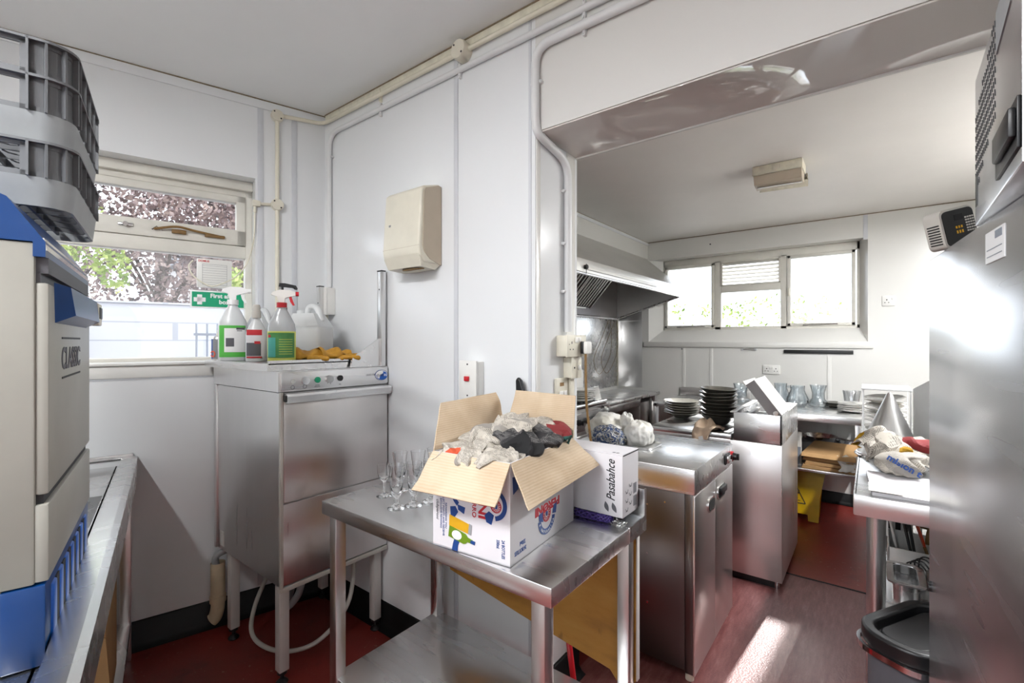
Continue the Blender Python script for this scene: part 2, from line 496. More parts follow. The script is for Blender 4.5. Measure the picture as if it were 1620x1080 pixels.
def obj(name, g, m, parent=None, smooth=True, ang=35, label=None, kind=None, normals=True):
    me = bpy.data.meshes.new(name)
    if normals: bmesh.ops.recalc_face_normals(g.bm, faces=g.bm.faces)
    g.bm.to_mesh(me); g.bm.free()
    me.materials.append(m if not isinstance(m, str) else M[m])
    if smooth:
        me.polygons.foreach_set('use_smooth', [True] * len(me.polygons))
        me.set_sharp_from_angle(angle=math.radians(ang))
    o = bpy.data.objects.new(name, me); C.objects.link(o)
    if parent is not None:
        w = wmat(parent); me.transform(w.inverted()); o.parent = parent; WM_[o.name] = w
    else:
        # put the origin at the base of the thing
        xs = [v.co for v in me.vertices]
        if xs:
            b = Vector(((min(p.x for p in xs) + max(p.x for p in xs)) / 2, (min(p.y for p in xs) + max(p.y for p in xs)) / 2, min(p.z for p in xs)))
            me.transform(T(*(-b))); o.location = b; WM_[o.name] = T(*b)
    if label: o['label'] = label
    if kind: o['kind'] = kind
    return o

def thing(name, label, cat, loc=(0, 0, 0), group=None):
    o = bpy.data.objects.new(name, None); C.objects.link(o)
    o.location = loc; o.empty_display_size = .05; WM_[o.name] = T(*loc)
    o['label'] = label; o['category'] = cat
    if group: o['group'] = group
    return o

def tag(o, label, cat, group=None, kind=None):
    o['label'] = label; o['category'] = cat
    if group: o['group'] = group
    if kind: o['kind'] = kind
    return o

def struct(name, g, m, **kw): return obj(name, g, m, kind='structure', **kw)
def sthing(name, loc=(0, 0, 0)):
    o = bpy.data.objects.new(name, None); C.objects.link(o); o.location = loc; WM_[o.name] = T(*loc); o['kind'] = 'structure'; return o

def dup(root, loc, rotz=0, label=None, group=None, tilt=(0, 0)):
    r = root.copy(); C.objects.link(r); r.location = loc; r.rotation_euler = (tilt[0], tilt[1], rotz)
    if label: r['label'] = label
    if group: r['group'] = group
    for ch in list(root.children):
        c = ch.copy(); C.objects.link(c); c.parent = r
        for q in list(ch.children):
            d = q.copy(); C.objects.link(d); d.parent = c
    return r

def bez(p, n=8, r=.05):
    """round the corners of a polyline"""
    p = [Vector(q) for q in p]; out = [p[0]]
    for i in range(1, len(p) - 1):
        a = (p[i - 1] - p[i]); b = (p[i + 1] - p[i]); ra = min(r, a.length * .45); rb = min(r, b.length * .45)
        s = p[i] + a.normalized() * ra; e = p[i] + b.normalized() * rb
        for k in range(n + 1):
            t = k / n; out.append(s * (1 - t) ** 2 + p[i] * 2 * t * (1 - t) + e * t * t)
    out.append(p[-1]); return out

def smooth_path(p, n=10):
    p = [Vector(q) for q in p]; out = []
    for i in range(len(p) - 1):
        p0 = p[max(i - 1, 0)]; p1 = p[i]; p2 = p[i + 1]; p3 = p[min(i + 2, len(p) - 1)]
        for k in range(n):
            t = k / n
            out.append(.5 * ((2 * p1) + (p2 - p0) * t + (2 * p0 - 5 * p1 + 4 * p2 - p3) * t * t + (3 * p1 - p0 - 3 * p2 + p3) * t ** 3))
    out.append(p[-1]); return out

exec_sections = []
# ================================================================== ROOM SHELL
NR = 4.6; SR = 2.1     # rear wall distance from the corner, measured along the window wall
def wpt(s, n): p = MW @ Vector((s, n, 0)); return (p.x, p.y)
g = G(); g.box(-3.6, -3.0, -.1, XR + .2, YB, 0)
struct('floor', g, 'floor')
g = G(); g.box(-2.62, YB, -.1, XR + .2, YF + .25, 0); struct('floor', g, 'floor')
g = G(); g.box(XE, YB - .1, 0, XR, 3.352, .0025); struct('floor', g, 'floor2')
g = G(); g.tube(smooth_path([(-.60, 3.36, .002), (-.35, 3.353, .003), (-.1, 3.36, .002), (.2, 3.356, .003), (.5, 3.36, .002)]), .006, 6); struct('trim_7', g, 'darkgap')
g = G(); g.box(-4.2, -3.2, ZC, XR + .2, YP + .05, ZC + .1)
struct('ceiling', g, 'ceiling')
g = G(); g.box(-2.62, YP + .1, ZK, XR + .2, YF + .25, ZK + .1); struct('ceiling', g, 'kceiling')

# window wall (oblique)
A0, A1, B0, B1 = .358, 1.76, 1.338, 2.325
g = G(MW)
g.box(-.3, -.25, 0, A0, 0, ZC); g.box(A1, -.25, 0, SR + .2, 0, ZC)
g.box(A0, -.25, 0, A1, 0, B0); g.box(A0, -.25, B1, A1, 0, ZC)
struct('wall_left', g, 'wall', smooth=False)
# rear wall with an added, unseen window that lets in fill light
g = G(MW)
g.box(SR, -.2, 0, SR + .2, 1.7, ZC); g.box(SR, 3.7, 0, SR + .2, 5.0, ZC); g.box(SR, 1.7, 0, SR + .2, 3.7, .95); g.box(SR, 1.7, 2.3, SR + .2, 3.7, ZC)
struct('wall_rear', g, 'wall_cream', smooth=False)
g = G(); g.box(XR, -2.6, 0, XR + .2, YF + .25, ZC); struct('wall_right', g, 'wall_cream', smooth=False)
# partition and beam
g = G(); g.box(-2.75, YP, 0, XE, YB, ZC, 0); struct('wall_partition', g, 'wall', smooth=False)
g = G(); g.box(XE, YP, ZH, XR, YB, ZC); struct('wall_beam', g, 'beam', smooth=False)
g = G(); g.box(XE + .002, YP + .004, ZH - .006, XR, YB - .002, ZH, .002); struct('trim_1', g, 'soffit', smooth=False)
g = G(); g.box(XE, YB - .012, ZH - .012, XR, YB, ZH + .03, .002); struct('trim_1', g, 'wall_cream', smooth=False)
# kitchen
g = G(); g.box(XL - .2, YB - .1, 0, XL, YF + .25, ZK + .1); struct('wall_cooker', g, 'wall_cream', smooth=False)
FX0, FX1, FZ0, FZ1 = -1.99, -.029, 1.445, 2.357
g = G()
g.box(XL - .2, YF, 0, FX0, YF + .25, ZK); g.box(FX1, YF, 0, XR + .2, YF + .25, ZK)
g.box(FX0, YF, 0, FX1, YF + .25, FZ0); g.box(FX0, YF, FZ1, FX1, YF + .25, ZK)
struct('wall_far', g, 'wall_cream', smooth=False)
# splayed reveals of the far window
g = G()
g.prism([(FX0, YF + .001), (FX0 + .115, YF + .15), (FX0, YF + .15)], FZ0, FZ1)
g.prism([(FX1, YF + .001), (FX1, YF + .15), (FX1 - .06, YF + .15)], FZ0, FZ1)
g.prism([(YF + .001, FZ0), (YF + .15, FZ0), (YF + .15, FZ0 + .13)], FX0, FX1, 'YZ')
struct('trim_2', g, 'wall_cream', smooth=False)
g = G(); g.box(FX0 - .05, YF - .018, FZ0 - .055, FX1 + .04, YF, FZ0, .004); struct('trim_2', g, 'wall_cream')
# boxing above the cooker wall
g = G(); g.box(XL, YB, 2.33, -2.0, YF, ZK); struct('trim_3', g, 'wall_cream', smooth=False)
# joint strips
for (a, b, cc) in ((-1.455, 'P', 0), (-1.06, 'P', 0)):
    g = G(); g.box(a - .012 + (.012 if a > -1.1 else 0), YP - .004, .13, a + .012, YP, ZC - .02, .001); struct('trim_4', g, 'joint')
for s_ in (.334, .165):
    g = G(MW); g.box(s_ - .014, 0, .14, s_ + .014, .004, ZC, .001); struct('trim_4', g, 'joint')
for x_, z0, z1 in ((-.045, FZ1 - .02, ZK), (-.306, .1, 1.38), (-1.60, .1, 1.38), (-1.32, .1, 1.38)):
    g = G(); g.box(x_ - .016, YF - .004, z0, x_ + .016, YF, z1, .001); struct('trim_4', g, 'joint' if z0 > 1 else 'wall_cream')
g = G(); g.box(XE - .001, YP + .005, .13, XE + .004, YP + .03, ZH, .001); g.box(XE - .001, YB - .09, .1, XE + .003, YB - .02, ZH, .001); struct('trim_4', g, 'wall_cream')
# yellowed ceiling trims with sealant
g = G(MW); g.box(0, 0, ZC - .05, 1.75, .008, ZC - .004, .003); struct('trim_5', g, 'wall')
g = G(MW); g.tube([(0, .006, ZC - .002), (.5, .007, ZC - .003), (1.2, .006, ZC - .001), (2, .006, ZC - .002)], .004, 6); struct('trim_5', g, 'grime')
g = G(); g.box(-2.5, YP - .012, ZC - .035, XR, YP, ZC, .004); struct('trim_5', g, 'cream_trim')
g = G(); g.tube([(-2.5, YP - .012, ZC - .002), (-1, YP - .014, ZC - .004), (XR, YP - .012, ZC - .002)], .0035, 6); struct('trim_5', g, 'grime')
g = G(); g.tube([(-2.0, YF - .004, ZK - .002), (XR, YF - .004, ZK - .002)], .005, 6); struct('trim_5', g, 'grime')
g = G(); g.tube([(-1.998, YB, ZK - .002), (-1.998, YF, ZK - .002)], .005, 6); struct('trim_5', g, 'grime')
g = G(); g.box(-2.0, YB, ZK - .035, -1.992, YF, ZK - .006); struct('trim_5', g, 'wall')
# coved black skirtings
def skirt(name, path, h=.13, t=.012):
    for a, b in zip(path, path[1:]):
        a = Vector((*a, 0)); b = Vector((*b, 0)); d = (b - a).normalized(); nrm = Vector((-d.y, d.x, 0))
        m = Matrix(((d.x, nrm.x, 0, a.x), (d.y, nrm.y, 0, a.y), (0, 0, 1, 0), (0, 0, 0, 1)))
        g = G(m); L = (b - a).length
        pr = [(0, 0), (.045, .003), (.025, .012), (t, .03), (t, h - .003), (t - .003, h), (0, h)]
        g.prism(pr, 0, L, 'YZ'); struct(name, g, 'black_vinyl', ang=60)
skirt('baseboard_left', [wpt(0, 0), wpt(SR, 0)])
skirt('baseboard_partition', [(XE, YP), (-2.52, YP)])
skirt('baseboard_end', [(XE, YB), (XE, YP)])
skirt('baseboard_far', [(XR, YF), (XL, YF)], .1)
skirt('baseboard_right', [(XR, -1.0), (XR, YF)], .1)

# ------------------------------------------------------------------ windows
w = sthing('window_1', MW @ Vector((1.05, -.15, B0)))
g = G(MW)
fy0, fy1 = -.19, -.12
g.box(A0, fy0, B0, A1, fy1, B0 + .03, .003); g.box(A0, fy0, 2.245, A1, fy1, B1, .003)
g.box(A0, fy0, B0, .392, fy1, B1, .003); g.box(A1 - .05, fy0, B0, A1, fy1, B1, .003)
g.box(.39, fy0, 1.905, A1, fy1 + .004, 1.972, .004)
g.box(.33 + .028, -.12, B1 - .05, A1, -.09, B1, .006)
obj('window_frame', g, 'frame', w)
g = G(MW)
y0, y1 = -.165, -.108
g.box(.392, y0, 1.974, A1 - .05, y1, 2.058, .006); g.box(.392, y0, 2.205, A1 - .05, y1, 2.243, .006)
g.box(.392, y0, 1.974, .436, y1, 2.243, .006); g.box(A1 - .095, y0, 1.974, A1 - .05, y1, 2.243, .006)
sash = obj('top_sash', g, 'frame', w)
g = G(MW); g.box(.43, -.145, 2.05, A1 - .09, -.141, 2.21); obj('pane', g, 'pane', sash, smooth=False)
g = G(MW); g.box(.386, -.155, B0 + .02, A1 - .045, -.151, 1.912); obj('pane', g, 'pane_dusty', w, smooth=False)
g = G(MW); g.tube(smooth_path([(.79, -.10, 2.012), (.7, -.075, 2.03), (.62, -.09, 2.022), (.5, -.1, 2.008)], 6), .006, 8); g.box(.66, -.108, 2.0, .72, -.09, 2.02, .003); g.box(.49, -.108, 2.0, .58, -.09, 2.014, .003)
obj('stay', g, 'wood', w, label='rusty brown casement stay')
g = G(MW); g.cyl((.90, -.108, 2.02), (.90, -.085, 2.02), .011, n=16); g.box(.87, -.108, 2.012, .93, -.1, 2.028, .003); g.tube([(.8, -.106, 2.01), (.78, -.096, 2.026), (.76, -.106, 2.01)], .003, 6)
obj('stay_pin', g, 'blade', w)
g = G(MW); g.box(A0, -.12, B0 - .002, A1, .018, B0 + .012, .004); g.box(A0 - .01, .0, B0 - .06, A1, .006, B0 - .002, .002)
struct('trim_6', g, 'white_pl')
g = G(MW); g.box(.55, 0, 1.27, SR, .003, 1.274); struct('trim_6', g, 'joint')

w = sthing('window_2', (-1.0, YF + .18, FZ0 + .13))
ya, yb = YF + .15, YF + .21
xs0, xs1 = FX0 + .1, FX1 - .05
g = G()
g.box(xs0, ya, FZ0 + .125, xs1, yb, FZ0 + .16, .003); g.box(xs0, ya, 2.285, xs1, yb, FZ1, .003)
g.box(xs0, ya, FZ0 + .12, xs0 + .03, yb, FZ1, .003); g.box(xs1 - .03, ya, FZ0 + .12, xs1, yb, FZ1, .003)
for x0, x1 in ((-1.325, -1.262), (-.712, -.66)): g.box(x0, ya, FZ0 + .13, x1, yb, 2.3, .003)
g.box(-1.262, ya, 1.965, -.712, yb, 2.03, .003)
obj('window_frame', g, 'frame', w)
def sash2(x0, x1, z0, z1, stay):
    g = G(); t = .03
    g.box(x0, ya - .012, z0, x1, yb - .01, z0 + t, .004); g.box(x0, ya - .012, z1 - t, x1, yb - .01, z1, .004)
    g.box(x0, ya - .012, z0, x0 + t, yb - .01, z1, .004); g.box(x1 - t, ya - .012, z0, x1, yb - .01, z1, .004)
    s = obj('sash', g, 'frame', w)
    g = G(); g.box(x0 + t - .005, ya + .02, z0 + t - .005, x1 - t + .005, ya + .024, z1 - t + .005); obj('pane', g, 'pane', s, smooth=False)
    g = G(); g.tube([(stay[0], ya - .02, z0 + .012), (stay[1], ya - .02, z0 + .016)], .005, 6); g.box(stay[0], ya - .02, z0 + .004, stay[0] + .04, ya - .01, z0 + .018, .002); obj('stay', g, 'blade', s)
    g = G(); hx = stay[2]; g.box(hx - .008, ya - .03, (z0 + z1) / 2 - .05, hx + .008, ya - .012, (z0 + z1) / 2 + .03, .004); obj('handle', g, 'cream_pl', s)
sash2(-1.855, -1.328, 1.598, 2.285, (-1.72, -1.42, -1.345))
sash2(-.655, -.118, 1.598, 2.285, (-.52, -.25, -.64))
g = G(); g.box(-1.262, ya + .02, FZ0 + .155, -.712, ya + .024, 1.967); obj('pane', g, 'pane', w, smooth=False)
g = G()
g.box(-1.262, ya - .01, 2.03, -1.245, yb - .01, 2.285, .003); g.box(-.729, ya - .01, 2.03, -.712, yb - .01, 2.285, .003)
g.box(-1.262, ya - .01, 2.03, -.712, yb - .01, 2.046, .003); g.box(-1.262, ya - .01, 2.27, -.712, yb - .01, 2.285, .003)
lv = obj('louvre_frame', g, 'frame', w)
g = G()
for k in range(6):
    z = 2.065 + k * .036; g.hexa([(-1.245, ya, z), (-.73, ya, z), (-.73, ya + .004, z - .002), (-1.245, ya + .004, z - .002)], [(-1.245, ya + .024, z + .026), (-.73, ya + .024, z + .026), (-.73, ya + .028, z + .024), (-1.245, ya + .028, z + .024)])
obj('louvre_blade', g, 'white_pl', lv, smooth=False)

w = sthing('added_window_3', MW @ Vector((SR + .1, 2.7, .95)))  # added out of view to bring daylight in from behind
g = G(MW)
for a in ((1.7, .95, 3.7, 1.0), (1.7, 2.25, 3.7, 2.3), (1.7, .95, 1.76, 2.3), (3.64, .95, 3.7, 2.3), (2.67, .95, 2.73, 2.3)): g.box(SR + .06, a[0], a[1], SR + .12, a[2], a[3], .004)
obj('window_frame', g, 'frame', w)
g = G(MW); g.box(SR + .085, 1.74, .98, SR + .089, 3.66, 2.27); obj('pane', g, 'pane', w, smooth=False)

pw = MW @ Vector((1.05, -.2, 1.83)); portal(pw, (PI / 2, 0, AW * -1 + PI / 2 + PI), 1.4, 1.0)
portal((-1.0, YF + .23, 1.93), (PI / 2, 0, 0), 1.9, .85)
pw = MW @ Vector((SR + .14, 2.7, 1.62)); portal(pw, (PI / 2, 0, -AW + PI), 2.0, 1.35)

# ------------------------------------------------------------------ outside
g = G(); g.box(-30, -25, -.35, 25, 30, -.25); struct('ground', g, 'yard')
g = G(MW); g.box(-6, -2.6, -.3, 5, -2.4, 1.785); g.box(-6, -2.62, 1.785, 5, -2.38, 1.8); o = struct('wall_yard', g, 'block', smooth=False)
def tree(name, label, cat, c, r, n, leaf, seed, sc=(1, 1, .8), size=.09, trunk=True, group=None):
    rnd = random.Random(seed); root = thing(name, label, cat, (c[0], c[1], -.25), group)
    g = G()
    if trunk:
        g.tube([(c[0], c[1], -.25), (c[0] + .05, c[1], c[2] * .5), (c[0], c[1] + .05, c[2])], .12, 8, rad=[.16, .12, .05])
        for k in range(7):
            a = k * .9; g.tube(smooth_path([(c[0], c[1], c[2] * .5 + .1 * k), (c[0] + math.cos(a) * r * .4, c[1] + math.sin(a) * r * .4, c[2] + .1), (c[0] + math.cos(a) * r * .8, c[1] + math.sin(a) * r * .8, c[2] + r * .3 * math.sin(k))], 4), .03, 6)
        obj('trunk', g, 'bark', root)
    g = G(); blobs = [(Vector((rnd.gauss(0, .5), rnd.gauss(0, .5), rnd.gauss(0, .45))), rnd.uniform(.3, .55)) for _ in range(16)]
    for _ in range(n):
        b, br = rnd.choice(blobs); d = Vector((rnd.gauss(0, 1), rnd.gauss(0, 1), rnd.gauss(0, 1))).normalized() * br * rnd.uniform(.6, 1.05)
        p = b + d; p = Vector((c[0] + p.x * r * sc[0], c[1] + p.y * r * sc[1], c[2] + p.z * r * sc[2]))
        u = Vector((rnd.gauss(0, 1), rnd.gauss(0, 1), rnd.gauss(0, 1))).normalized(); v = u.orthogonal().normalized(); s_ = size * rnd.uniform(.6, 1.3)
        g._f([g.v(p - u * s_), g.v(p + v * s_ * .55), g.v(p + u * s_), g.v(p - v * s_ * .55)])
    obj('foliage', g, leaf, root, smooth=False, normals=False)
tree('copper_beech', 'dark purple-leaved beech tree beyond the white yard wall', 'tree', (-10.8, 2.9, 3.2), 2.3, 19000, 'leaf_copper', 3, (1.0, 1.1, 1.05), .055)
tree('green_tree', 'pale green tree at the left of the purple beech', 'tree', (-7.9, 1.0, 3.0), .55, 3000, 'leaf_green', 5, (1, 1, 1.6), .04)
tree('green_shrub', 'pale green shrub behind the first aid sign, right of the beech', 'shrub', (-7.59, 3.25, 2.3), .38, 1500, 'leaf_green', 9, (1, 1, .9), .04)
tree('garden_tree', 'faint sunlit tree outside the far kitchen window, at its right', 'tree', (1.75, 11.5, 3.2), 1.3, 900, 'leaf_green', 12, (1, 1, .8), .06)
tree('garden_hedge', 'low bleached hedge seen through the bottom of the far window', 'hedge', (-4.2, 13.0, 1.0), 1.6, 3000, 'leaf_green', 14, (2.6, .5, .75), .06, trunk=False)
h = thing('house', 'pale house with a slate roof and chimney beyond the yard', 'house', (-18.7, 8.0, -.25))
hm = T(-3.25, -1.65, 0)
g = G(hm); g.box(-18, 7.6, -.25, -13, 12, 4.2); obj('wall', g, 'render', h, smooth=False)
g = G(hm); g.prism([(7.2, 4.1), (12.4, 4.1), (9.8, 6.6)], -18.2, -12.8, 'YZ'); obj('roof', g, 'slate', h, smooth=False)
g = G(hm); g.box(-14.4, 8.1, 4.4, -13.9, 8.8, 6.4); g.box(-14.45, 8.05, 6.2, -13.85, 8.85, 6.32); ch = obj('chimney', g, 'render', h, smooth=False)
g = G(hm); g.cyl((-14.15, 8.3, 6.4), (-14.15, 8.3, 6.8), .12, .1); g.cyl((-14.15, 8.6, 6.4), (-14.15, 8.6, 6.8), .12, .1); obj('chimney_pot', g, 'render', ch)
r_ = thing('yard_railing', 'grey upright yard railing outside the window, beside the bottles', 'railing', MW @ Vector((.3, -1.9, -.25)))
g = G(MW)
for k in range(9): g.cyl((-.06 + k * .075, -1.9, -.25), (-.06 + k * .075, -1.9, 1.6), .008, n=8)
obj('bars', g, 'railing', r_)
g = G(MW); g.box(-.08, -1.91, 1.5, .56, -1.89, 1.52); obj('rail', g, 'railing', r_)
g = G(MW); g.box(-.08, -1.91, 0, .56, -1.89, .03); obj('rail', g, 'railing', r_)
g = G(MW); g.tube(bez([(1.75, -2.3, 1.34), (1.41, -2.3, 1.34), (1.41, -2.3, 1.95)], 6, .08), .05, 14); g.cyl((1.41, -2.3, 1.93), (1.41, -2.3, 1.98), .065); g.cyl((1.41, -2.3, 1.95), (1.52, -2.3, 2.0), .05); g.box(1.33, -2.36, 1.55, 1.49, -2.3, 1.58)
tag(obj('downpipe', g, 'white_pl'), 'white plastic downpipe fixed to the yard wall outside', 'pipe')

# ================================================================== MAIN ROOM, LEFT SIDE
# ---- counter with sink along the left, at right angles to the window wall
t = thing('sink_counter', 'long stainless steel sink counter at the left, running to the window wall', 'sink counter', MW @ Vector((1.2, .9, 0)))
g = G(MW)
L1 = 1.93
g.box(.905, .0, .855, .93, L1, .872); g.box(.925, 0, .855, 1.5, .50, .872); g.box(.925, .98, .855, 1.5, L1, .872); g.box(1.38, .5, .855, 1.5, .98, .872)
obj('drainer_top', g, 'steel_y', t, smooth=False)
g = G(MW); g.prism([(.85, .80), (.905, .80), (.905, .856), (.912, .872), (.908, .91), (.866, .912), (.85, .905)], 0.0, L1, 'XZ')
obj('raised_front_rail', g, 'steel_y', t, ang=25)
g = G(MW); g.box(.866, 0, .905, 1.5, .012, .925, .003); obj('back_upstand', g, 'steel_h', t)
g = G(MW)
sx0, sx1, sy0, sy1, sz = .925, 1.38, .50, .98, .66
g.box(sx0, sy0, sz, sx1, sy1, sz + .008); g.box(sx0, sy0, sz, sx0 + .008, sy1, .872); g.box(sx1 - .008, sy0, sz, sx1, sy1, .872)
g.box(sx0, sy0, sz, sx1, sy0 + .008, .872); g.box(sx0, sy1 - .008, sz, sx1, sy1, .872)
obj('sink_bowl', g, 'steel_y', t, smooth=False)
for y_ in (.06, 1.86):
    g = G(MW); g.box(.87, y_, 0, .91, y_ + .04, .80, .003); obj('leg', g, 'steel', t)
g = G(MW); g.box(.872, .06, .14, 1.5, 1.88, .165, .004); obj('under_shelf', g, 'steel_h', t)
c = thing('cardboard_box', 'brown cardboard box standing on the shelf under the sink counter', 'box', MW @ Vector((1.05, .6, .166)))
g = G(MW); z0, z1 = .167, .60
g.box(.90, .40, z0, 1.25, .406, z1); g.box(.90, .80, z0, 1.25, .806, z1 - .12); g.box(.90, .40, z0, .906, .806, z1 - .06); g.box(1.244, .4, z0, 1.25, .806, z1); g.box(.9, .4, z0, 1.25, .806, z0 + .006)
obj('carton', g, 'card', c, smooth=False)
g = G(MW); g.hexa([(.9, .806, .48), (.9, .812, .48), (1.25, .812, .48), (1.25, .806, .48)], [(.88, .92, .36), (.88, .926, .36), (1.25, .926, .36), (1.25, .92, .36)]); obj('flap', g, 'card', c, smooth=False)
g = G(MW); g.lathe([(0, 0), (.075, 0), (.08, .01), (.08, .22), (.06, .27), (.03, .30), (.03, .33), (0, .33)], (1.0, .66, .175), 28)
g2 = obj('jerrican', g, 'clear_white'); tag(g2, 'white plastic bottle standing in the cardboard box under the counter', 'bottle')

# ---- ice machine standing on the counter
t = thing('ice_machine', 'cream and blue ice machine standing on the sink counter at the left edge', 'ice machine', MW @ Vector((1.2, 1.39, .873)))
n0, n1, s0, s1 = 1.117, 1.667, .908, 1.47
g = G(MW)
g.box(s0 + .018, n0, 1.02, s1, n1, 1.625, .004)
obj('casing', g, 'cream_metal', t)
g = G(MW)
g.box(s0 + .06, n0 + .004, .874, s1, n1 - .004, 1.02)
obj('lower_casing', g, 'cream_metal', t)
g = G(MW)
g.box(s0 + .004, n0, .874, s0 + .062, n1, 1.018, .004)
base = obj('louvred_base', g, 'blue_pl', t)
g = G(MW)
for k in range(7):
    y_ = n0 + .06 + k * .068; g.box(s0, y_, .89, s0 + .012, y_ + .036, .998, .003)
obj('louvre_bars', g, 'cobalt', base)
g = G(MW)
for k in range(6):
    y_ = n0 + .098 + k * .068; g.box(s0 + .001, y_, .89, s0 + .006, y_ + .028, .998)
obj('louvre_gaps', g, 'black_ink', base)
# door: a recessed scoop, frame
g = G(MW)
g.box(s0, n0 + .004, 1.022, s0 + .02, n1 - .002, 1.160, .004)
obj('front_panel', g, 'cream_metal', t)
g = G(MW)
g.box(s0, n0 + .006, 1.176, s0 + .02, n1 - .004, 1.555, .006)
door = obj('door', g, 'cream_metal', t)
g = G(MW); g.box(s0 + .008, n0 + .01, 1.158, s0 + .02, n1 - .01, 1.178); obj('door_gap', g, 'black_ink', t)
g = G(MW); g.box(s0 + .002, n0 + .01, 1.572, s0 + .02, n1 - .01, 1.6); g.box(s0 + .012, n0 + .01, 1.55, s0 + .02, n1 - .01, 1.575)
obj('vent_slot', g, 'grey_ink', t)
# lettering runs along the door (reads towards the window)
g = G(MW)
xd = MW.to_3x3() @ Vector((0, -1, 0)); 
g = G()
o = MW @ Vector((s0 - .0005, 1.545, 1.395)); g.text('CLASSIC', .062, o, xd, (0, 0, 1), .0008, bold=.0012, sx=1.05)
obj('lettering', g, 'grey_ink', door)
g = G(MW); g.box(s0 - .001, 1.30, 1.455, s0 + .002, 1.54, 1.459); g.box(s0 - .001, 1.30, 1.375, s0 + .002, 1.54, 1.379); obj('lettering_rules', g, 'black_ink', door)
g = G(MW)
g.hexa([(s0, 1.20, 1.485), (s0 - .028, 1.21, 1.50), (s0 - .028, 1.60, 1.50), (s0, 1.61, 1.485)], [(s0, 1.19, 1.56), (s0 - .022, 1.20, 1.553), (s0 - .022, 1.61, 1.553), (s0, 1.62, 1.56)])
hd = obj('door_handle', g, 'blue_pl', door, smooth=False)
g = G(MW); g.box(s0 - .026, 1.13, 1.492, s0, 1.20, 1.55, .003); obj('control_panel', g, 'cream_pl', door)
g = G(MW)
for k in range(3): g.box(s0 - .028, 1.14 + k * .019, 1.51, s0 - .025, 1.153 + k * .019, 1.54, .001)
obj('buttons', g, 'black_pl', door)
g = G(MW)
g.prism([(s0 + .004, 1.60), (s0 + .004, 1.627), (s0 + .052, 1.700), (s0 + .07, 1.708), (s1, 1.716), (s1, 1.626), (s0 + .02, 1.626), (s0 + .02, 1.60)], n0 - .002, n1 + .002, 'XZ')
obj('sloped_lid', g, 'blue_pl', t, ang=20)
g = G(MW); g.hexa([(s0 + .002, n0, 1.612), (s0 + .002, n1, 1.612), (s0 + .006, n1, 1.612), (s0 + .006, n0, 1.612)], [(s0 + .006, n0, 1.634), (s0 + .006, n1, 1.634), (s0 + .01, n1, 1.634), (s0 + .01, n0, 1.634)]); obj('lid_edge_strip', g, 'blade', t, smooth=False)

# ---- glass racks stacked on the ice machine
def rrect(x0, y0, x1, y1, r, n=8):
    out = []
    for cx, cy, a0 in ((x1 - r, y1 - r, 0), (x0 + r, y1 - r, 90), (x0 + r, y0 + r, 180), (x1 - r, y0 + r, 270)):
        for k in range(n + 1):
            a = math.radians(a0 + 90 * k / n); out.append((cx + r * math.cos(a), cy + r * math.sin(a)))
    return out
def ring(g, x0, y0, x1, y1, r, z0, z1, t=.004, taper=0):
    po = rrect(x0, y0, x1, y1, r); pi_ = rrect(x0 + t, y0 + t, x1 - t, y1 - t, max(r - t, .002)); pt = rrect(x0 - taper, y0 - taper, x1 + taper, y1 + taper, r + taper)
    pti = rrect(x0 + t - taper, y0 + t - taper, x1 - t + taper, y1 - t + taper, r + taper - t)
    n = len(po)
    A = [g.v((x, y, z0)) for x, y in po]; B = [g.v((x, y, z0)) for x, y in pi_]; Cc = [g.v((x, y, z1)) for x, y in pti]; D = [g.v((x, y, z1)) for x, y in pt]
    for i in range(n):
        j = (i + 1) % n
        for P_, Q in ((A, D), (D, Cc), (Cc, B), (B, A)): g._f([P_[i], P_[j], Q[j], Q[i]])
